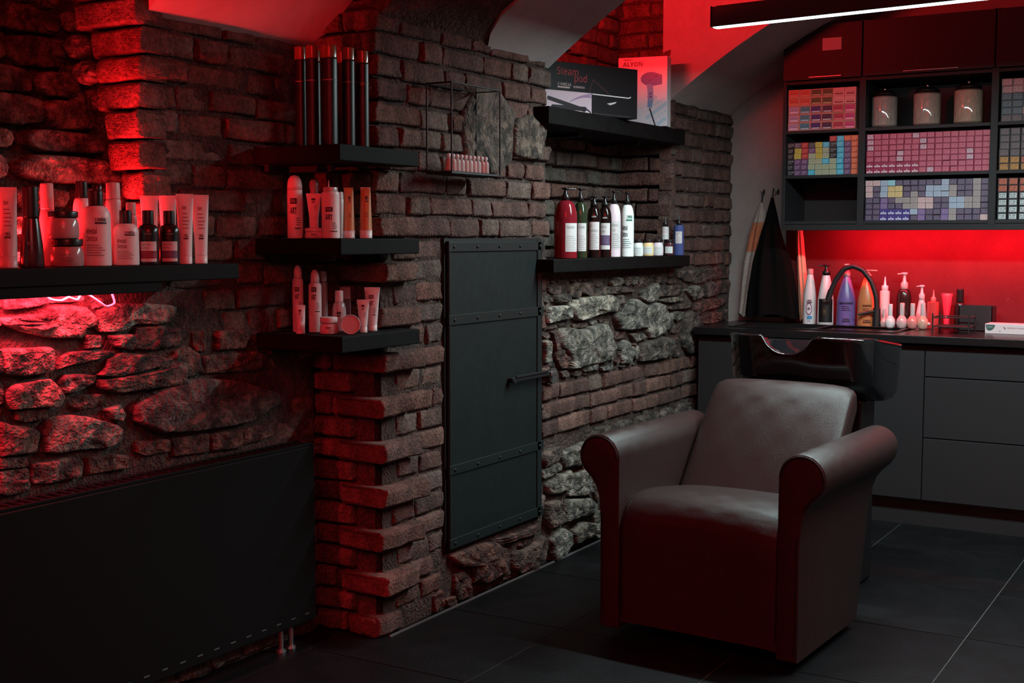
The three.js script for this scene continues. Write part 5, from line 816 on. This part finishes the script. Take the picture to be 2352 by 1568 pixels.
// ---------------------------------------------------------------- appliance boxes on the upper shelf of the recess
function printTexture(w, h, draw) { const c = document.createElement('canvas'); c.width = w; c.height = h; const x = c.getContext('2d'); draw(x); const t = new THREE.CanvasTexture(c); t.colorSpace = THREE.SRGBColorSpace; t.magFilter = THREE.LinearFilter; return t; }
{
  const straight = printTexture(768, 300, (c) => {
    card(c, '#151114'); c.fillStyle = '#151114'; c.fillRect(0, 0, 768, 300);
    text(c, 'Steam', 130, 74, '60px sans-serif', '#8e3038'); text(c, 'pod', 262, 108, '60px sans-serif', '#8e3038');
    text(c, 'L\u2019OR\u00c9AL', 138, 138, 'bold 24px serif', '#a89a9c'); c.fillStyle = '#a89a9c'; c.fillRect(138, 143, 92, 8); text(c, 'ROWENTA', 256, 146, 'italic bold 18px sans-serif', '#a89a9c');
    c.strokeStyle = '#5a3434'; c.lineWidth = 3; c.beginPath(); c.moveTo(380, 170); c.lineTo(408, 86); c.lineTo(560, 176); c.stroke();
    c.fillStyle = '#b9a8b4'; c.fillRect(0, 168, 400, 132); c.strokeStyle = '#8a7090'; c.lineWidth = 5; for (let k = 0; k < 4; k++) { c.beginPath(); c.moveTo(230 + k * 24, 230 - k * 10); c.quadraticCurveTo(300 + k * 20, 190, 398, 172 + k * 8); c.stroke(); }
    c.fillStyle = '#262024'; c.save(); c.translate(60, 214); c.rotate(0.2); c.beginPath(); c.roundRect(0, -12, 300, 24, 12); c.fill(); c.restore(); c.beginPath(); c.roundRect(90, 252, 272, 26, 13); c.fill(); c.strokeStyle = '#262024'; c.lineWidth = 9; c.beginPath(); c.moveTo(356, 266); c.quadraticCurveTo(386, 270, 398, 300); c.stroke();
    c.strokeStyle = '#d8d4d8'; c.lineWidth = 6; c.beginPath(); c.moveTo(404, 172); c.lineTo(700, 178); c.lineTo(716, 170); c.stroke(); c.fillStyle = '#b8b4b8'; c.beginPath(); c.moveTo(520, 222); c.lineTo(600, 206); c.lineTo(588, 218); c.lineTo(548, 230); c.fill(); c.strokeStyle = '#4a4046'; c.lineWidth = 3; c.beginPath(); c.moveTo(420, 286); c.lineTo(716, 292); c.stroke();
  });
  const L = 0.57, H = 0.222, turn = Math.atan2(0.927, 0.375), ux = 0.375, uz = -0.927, rx = -2.475, rz = -5.225;
  const a = thing('appliance_box', 'wide black hair straightener box, leaning across the upper recess shelf', 'box', [rx - ux * L / 2, 1.934, rz - uz * L / 2], turn);
  part('carton', box(L, H, 0.085, 0.002, 0, 0, -0.0425), plastic(0.012, 0.010, 0.012, 0.35), a);
  part('front_print', new THREE.PlaneGeometry(L - 0.002, H - 0.002).translate(0, H / 2, 0.0008), phys(rgb(0.95, 0.95, 0.95), 0.5, { map: straight, specularIntensity: 0.3 }), a);
  const dry = printTexture(320, 440, (c) => {
    c.fillStyle = '#cdd3dc'; c.fillRect(0, 0, 320, 440); for (let k = 0; k < 26; k++) { c.fillStyle = 'rgba(96,178,206,0.35)'; c.beginPath(); c.arc(190 + 130 * ((k * 37 % 26) / 26), 250 + 180 * ((k * 53 % 26) / 26), 6 + (k * 7 % 14), 0, 7); c.fill(); }
    text(c, 'ALYON', 30, 56, 'bold 40px sans-serif', '#4a2c34'); text(c, 'PARLUX', 34, 20, 'bold 16px sans-serif', '#5a4048');
    c.fillStyle = '#4a6ea0'; c.beginPath(); c.ellipse(216, 140, 68, 44, 0.05, 0, 7); c.fill(); c.beginPath(); c.moveTo(250, 104); c.lineTo(288, 116); c.lineTo(288, 176); c.lineTo(240, 182); c.fill(); c.fillStyle = '#33507e'; c.fillRect(232, 118, 26, 12); c.fillRect(198, 142, 22, 10);
    c.fillStyle = '#5f97bd'; c.beginPath(); c.moveTo(186, 172); c.lineTo(226, 176); c.quadraticCurveTo(240, 240, 222, 322); c.lineTo(192, 318); c.quadraticCurveTo(200, 240, 186, 172); c.fill(); c.fillStyle = '#28466c'; c.fillRect(206, 226, 13, 11); c.fillRect(206, 246, 13, 11);
    c.strokeStyle = '#28303a'; c.lineWidth = 9; c.beginPath(); c.moveTo(208, 324); c.lineTo(246, 438); c.stroke();
  });
  const b = thing('appliance_box', 'upright white hair dryer box behind the straightener box', 'box', [-2.625, 1.934, -5.60], 0.18);
  part('carton', box(0.245, 0.335, 0.075, 0.002, 0, 0, -0.0375), plastic(0.55, 0.58, 0.62, 0.4), b);
  part('front_print', new THREE.PlaneGeometry(0.243, 0.333).translate(0, 0.1675, 0.0008), std(rgb(0.95, 0.95, 0.95), 0.4, { map: dry }), b);
}
// ---------------------------------------------------------------- worktop under the colour cabinet, from left to right
{
  const Y = 0.931, g = 'bottles on the worktop';
  bottle('shampoo_bottle', 'white bottle with pink cap beside the hanging orange cloth', [-2.098, Y, -6.62], { r: 0.0360, h: 0.298, body: 0.90, taper: 0.52, neck: 0.015, color: [0.72, 0.68, 0.70, 0.3], cap: [0.55, 0.30, 0.30, 0.3], labels: [['round', 0.04, 0.42, 0.06]], group: g });
  bottle('pump_bottle', 'white bottle with black front panel and black pump on the worktop', [-2.000, Y, -6.585], { r: 0.0440, h: 0.321, body: 0.83, taper: 0.45, neck: 0.019, kind: 'pump', spout: -1, color: [0.75, 0.71, 0.72, 0.3], labels: [['black', 0.02, 0.43, 0.085]], group: g });
  bottle('pump_bottle', 'purple shampoo bottle standing inside the tap\u2019s arch', [-1.887, Y, -6.575], { r: 0.0500, h: 0.327, body: 0.80, taper: 0.50, neck: 0.016, kind: 'pump', color: [0.17, 0.10, 0.30, 0.3], cap: [0.6, 0.35, 0.35, 0.3], labels: [['wide', 0.05, 0.42, 0.085]], group: g });
  bottle('pump_bottle', 'orange shampoo bottle right of the purple one', [-1.780, Y, -6.585], { r: 0.0510, h: 0.297, body: 0.88, taper: 0.50, neck: 0.017, kind: 'pump', color: [0.62, 0.19, 0.07, 0.3], cap: [0.6, 0.30, 0.25, 0.3], labels: [['wideorange', 0.05, 0.42, 0.085]], group: g });
  bottle('applicator_bottle', 'white pointed applicator bottle right of the tap', [-1.695, Y, -6.61], { r: 0.0250, h: 0.262, body: 0.72, shoulder: 0.02, neck: 0.017, kind: 'nozzle', color: [0.72, 0.62, 0.62, 0.3], cap: [0.75, 0.70, 0.70, 0.3], group: g });
  bottle('pump_bottle', 'dark pump bottle with pale pump head at the splashback', [-1.604, Y, -6.645], { r: 0.0370, h: 0.285, body: 0.70, shoulder: 0.20, neck: 0.016, kind: 'pump', spout: -1, color: [0.018, 0.010, 0.010, 0.2], cap: [0.6, 0.45, 0.45, 0.3], labels: [['dark', 0.08, 0.42, 0.05]], group: g });
  bottle('pump_bottle', 'small pale pump bottle behind the round vials', [-1.508, Y, -6.62], { r: 0.0290, h: 0.222, body: 0.66, taper: 0.4, neck: 0.013, kind: 'pump', spout: -1, color: [0.66, 0.56, 0.58, 0.3], cap: [0.66, 0.52, 0.54, 0.3], group: g });
  bottle('applicator_bottle', 'red pointed applicator bottle right of the round vials', [-1.447, Y, -6.61], { r: 0.0290, h: 0.198, body: 0.70, shoulder: 0.02, neck: 0.013, kind: 'nozzle', color: [0.42, 0.05, 0.05, 0.2], cap: [0.70, 0.16, 0.16, 0.3], group: g });
  squeezeTube('bright red squeeze tube beside the black wire tray', [-1.380, Y + 0.022, -6.61], { r: 0.0150, w: 0.0270, h: 0.160, capH: 0.045, color: [0.75, 0.03, 0.07, 0.25], group: g });
  bottle('pump_bottle', 'dark round bottle behind the black organiser', [-1.322, Y, -6.64], { r: 0.0270, h: 0.205, body: 0.66, shoulder: 0.2, neck: 0.017, color: [0.02, 0.012, 0.012, 0.2], group: g });
  const vb = lathe([[0, 0], [0.014, 0], [0.0225, 0.010], [0.0262, 0.028], [0.0240, 0.046], [0.0150, 0.060], [0.0105, 0.066], [0, 0.066]], 22), vc = lathe([[0, 0.066], [0.0112, 0.066], [0.0112, 0.122], [0.0100, 0.125], [0, 0.125]], 16);
  const caps = phys(rgb(0.62, 0.50, 0.50), 0.12), bodies = [[0.62, 0.42, 0.40], [0.74, 0.70, 0.70], [0.60, 0.40, 0.40], [0.62, 0.22, 0.20], [0.56, 0.34, 0.26]];
  [[-1.674, 0.75], [-1.636, 0.95], [-1.577, 1], [-1.524, 1], [-1.473, 1.02]].forEach(([x, s], k) => {
    const t = thing('round_vial', `${['pale half-hidden', 'white', 'rosy', 'red', 'coppery'][k]} round-bodied vial with a clear cap in the row right of the tap`, 'vial', [x, Y, k === 0 ? -6.53 : -6.50], 0, 'round vials on the worktop'); t.scale.setScalar(s * 1.06);
    part('body', vb, phys(rgb(...bodies[k]), 0.12, { clearcoat: 0.6 }), t); part('cap', vc, k === 1 ? plastic(0.75, 0.7, 0.7) : caps, t);
    if (k === 4) part('side_bead', new THREE.SphereGeometry(0.008, 12, 8), caps, t, [0.028, 0.028, 0]);
  });
  // wire tray and organiser
  const tr = thing('wire_tray', 'black wire tray standing on the worktop', 'tray', [-1.30, Y, -6.40]);
  const R = 0.0032, X = 0.085, Zt = 0.08, ht = 0.075;
  for (const [x, z] of [[-X, -Zt], [X, -Zt], [-X, Zt], [X, Zt]]) part('leg', bar([x, 0, z], [x, ht + 0.02, z], R * 1.2), M.blackMetal, tr);
  for (const y of [0.030, ht]) part('rail', [bar([-X, y, -Zt], [X, y, -Zt], R), bar([-X, y, Zt], [X, y, Zt], R), bar([-X, y, -Zt], [-X, y, Zt], R), bar([X, y, -Zt], [X, y, Zt], R)], M.blackMetal, tr);
  for (let k = 1; k < 6; k++) part('wire', bar([-X + k * X / 3, ht, -Zt], [-X + k * X / 3, ht, Zt], R * 0.6), M.blackMetal, tr);
  part('tray_floor', box(2 * X, 0.003, 2 * Zt, 0, 0, 0.028, 0), M.blackMetal, tr);
  const og = thing('organiser_box', 'open black organiser box behind the wire tray', 'box', [-1.225, Y, -6.585]);
  part('shell', [box(0.16, 0.004, 0.11, 0, 0, 0, 0), box(0.16, 0.125, 0.004, 0, 0, 0, -0.053), box(0.16, 0.125, 0.004, 0, 0, 0, 0.053), box(0.004, 0.125, 0.11, 0, -0.078, 0, 0), box(0.004, 0.125, 0.11, 0, 0.078, 0, 0)], plastic(0.02, 0.018, 0.02, 0.4), og);
  const rl = thing('clear_ruler', 'clear plastic spatula leaning out of the black organiser', 'spatula', [-1.205, Y + 0.006, -6.58]); const rb = part('blade', box(0.022, 0.215, 0.0025, 0.001), M.glass, rl); rb.rotation.z = -0.62;
  const gt = printTexture(512, 128, (c) => { c.fillStyle = '#d9c6c8'; c.fillRect(0, 0, 512, 128); c.fillStyle = '#3c5450'; c.beginPath(); c.moveTo(4, 8); c.lineTo(96, 8); c.bezierCurveTo(92, 60, 66, 92, 40, 92); c.bezierCurveTo(20, 92, 6, 70, 4, 8); c.fill(); text(c, 'clean', 14, 44, 'italic bold 22px sans-serif', '#a9bab4'); c.fillStyle = '#8c3048'; c.beginPath(); c.arc(186, 46, 9, 0, 7); c.arc(196, 62, 7, 0, 7); c.fill(); text(c, 'NITRILE Powder free', 214, 56, 'bold 24px sans-serif', '#8c4858'); text(c, 'M', 134, 102, 'bold 20px sans-serif', '#8c4858'); });
  const gb = thing('glove_box', 'flat pale glove box at the right end of the worktop', 'box', [-1.150 + 0.12, Y, -6.46], -0.03);
  part('carton', box(0.245, 0.048, 0.12, 0.002), plastic(0.70, 0.62, 0.62, 0.5), gb);
  part('front_print', new THREE.PlaneGeometry(0.242, 0.045).translate(0, 0.024, 0.0606), std(rgb(0.95, 0.95, 0.95), 0.5, { map: gt }), gb);
}
// ---------------------------------------------------------------- cloths on hooks beside the colour cabinet
function hangingCloth(name, label, category, path, m, hookAt) {                 // path: [y, x, half width, half depth] from the hook down
  const t = thing(name, label, category, [hookAt[0], path[path.length - 1][0], hookAt[1]]);
  const n = 64, P = [], uv = [], idx = [], k = path.length, s = rnd(20);
  const cs = (i) => new THREE.CatmullRomCurve3(path.map((p) => new THREE.Vector3(p[1], p[2], p[3])), false, 'catmullrom', 0.4);
  const c = cs(), rows = 30, yAt = (v) => { const f = v * (k - 1), i = Math.min(k - 2, Math.floor(f)); return path[i][0] + (path[i + 1][0] - path[i][0]) * (f - i); };
  for (let j = 0; j <= rows; j++) { const v = j / rows, q = c.getPoint(v), y = yAt(v); for (let i = 0; i <= n; i++) { const a = i / n * 2 * Math.PI, pl = 1 + 0.22 * Math.sin(a * 5 + s + v * 1.5) * Math.min(1, v * 3) + 0.10 * Math.sin(a * 9 + s); P.push(q.x - hookAt[0] + Math.cos(a) * q.y * (1 + 0.05 * Math.sin(a * 7 + v * 4)), y - path[k - 1][0] + (j === rows ? 0.012 * Math.sin(a * 3 + s) + 0.012 : 0), Math.sin(a) * q.z * pl); uv.push(i / n * 1.2, y); } }
  for (let j = 0; j < rows; j++) for (let i = 0; i < n; i++) { const a = j * (n + 1) + i, b = a + 1, d = a + n + 1, e = d + 1; idx.push(a, b, e, a, e, d); }
  const g = new THREE.BufferGeometry(); g.setAttribute('position', new THREE.Float32BufferAttribute(P, 3)); g.setAttribute('uv', new THREE.Float32BufferAttribute(uv, 2)); g.setIndex(idx); g.computeVertexNormals();
  part('cloth', g, m, t);
  const top = path[0][0] - path[k - 1][0];
  part('hanger_loop', bar([path[0][1] - hookAt[0], top - 0.01, 0], [path[0][1] - hookAt[0], top + 0.05, -0.02], 0.004), M.blackMetal, t);
  return t;
}
{
  const news = printTexture(256, 512, (c) => { c.fillStyle = '#b4aea6'; c.fillRect(0, 0, 256, 512); c.fillStyle = '#c77a58'; c.fillRect(0, 110, 256, 120); for (let k = 0; k < 52; k++) { c.fillStyle = k > 11 && k < 22 ? '#8a5038' : '#858079'; for (let i = 0; i < 14; i++) if ((k * 7 + i * 5) % 4 && (k % 9)) c.fillRect(6 + i * 18, 10 + k * 9.6, 6 + (k * i * 3) % 9, 3); } });
  news.wrapS = news.wrapT = THREE.RepeatWrapping; const nt = news.clone(); nt.repeat.set(1.6, 1.45); nt.offset.set(0, -0.36); nt.needsUpdate = true;
  hangingCloth('tea_towel', 'printed grey tea towel with orange patch, hanging left of the black apron', 'towel', [[1.59, -2.404, 0.006, 0.008], [1.50, -2.410, 0.034, 0.026], [1.38, -2.428, 0.048, 0.030], [1.22, -2.455, 0.050, 0.030], [1.05, -2.482, 0.036, 0.026], [0.955, -2.496, 0.032, 0.022]], std(rgb(0.75, 0.75, 0.75), 0.95, { map: nt }), [-2.404, -6.69]);
  hangingCloth('apron', 'long black apron hanging beside the colour cabinet', 'apron', [[1.615, -2.322, 0.007, 0.010], [1.52, -2.322, 0.030, 0.03], [1.40, -2.325, 0.062, 0.045], [1.25, -2.320, 0.110, 0.06], [1.10, -2.318, 0.135, 0.07], [0.955, -2.312, 0.150, 0.075]], phys(rgb(0.0045, 0.004, 0.004), 1, { specularIntensity: 0.15 }), [-2.322, -6.63]);
  hangingCloth('cloth', 'orange folded cloth hanging under the left end of the colour cabinet', 'cloth', [[1.455, -2.182, 0.014, 0.014], [1.38, -2.178, 0.020, 0.018], [1.25, -2.168, 0.023, 0.02], [1.10, -2.155, 0.028, 0.022], [1.00, -2.148, 0.030, 0.022], [0.94, -2.142, 0.030, 0.02]], std(rgb(0.72, 0.36, 0.24), 0.95), [-2.18, -6.685]);
  for (const [x, lab] of [[-2.404, 'small black hook holding the printed tea towel'], [-2.322, 'small black hook holding the black apron']]) { const h = thing('wall_hook', lab, 'hook', [x, 1.63, -6.70], 0, 'wall hooks'); part('plate', box(0.010, 0.030, 0.003, 0.001, 0, 0.004, -0.028), M.blackMetal, h); part('prong', rod([[0, 0.03, -0.026], [0, 0.018, -0.005], [0, 0.012, 0.012], [0, 0.022, 0.016]], 0.0022), M.blackMetal, h); }
}
renderer.render(scene, camera);
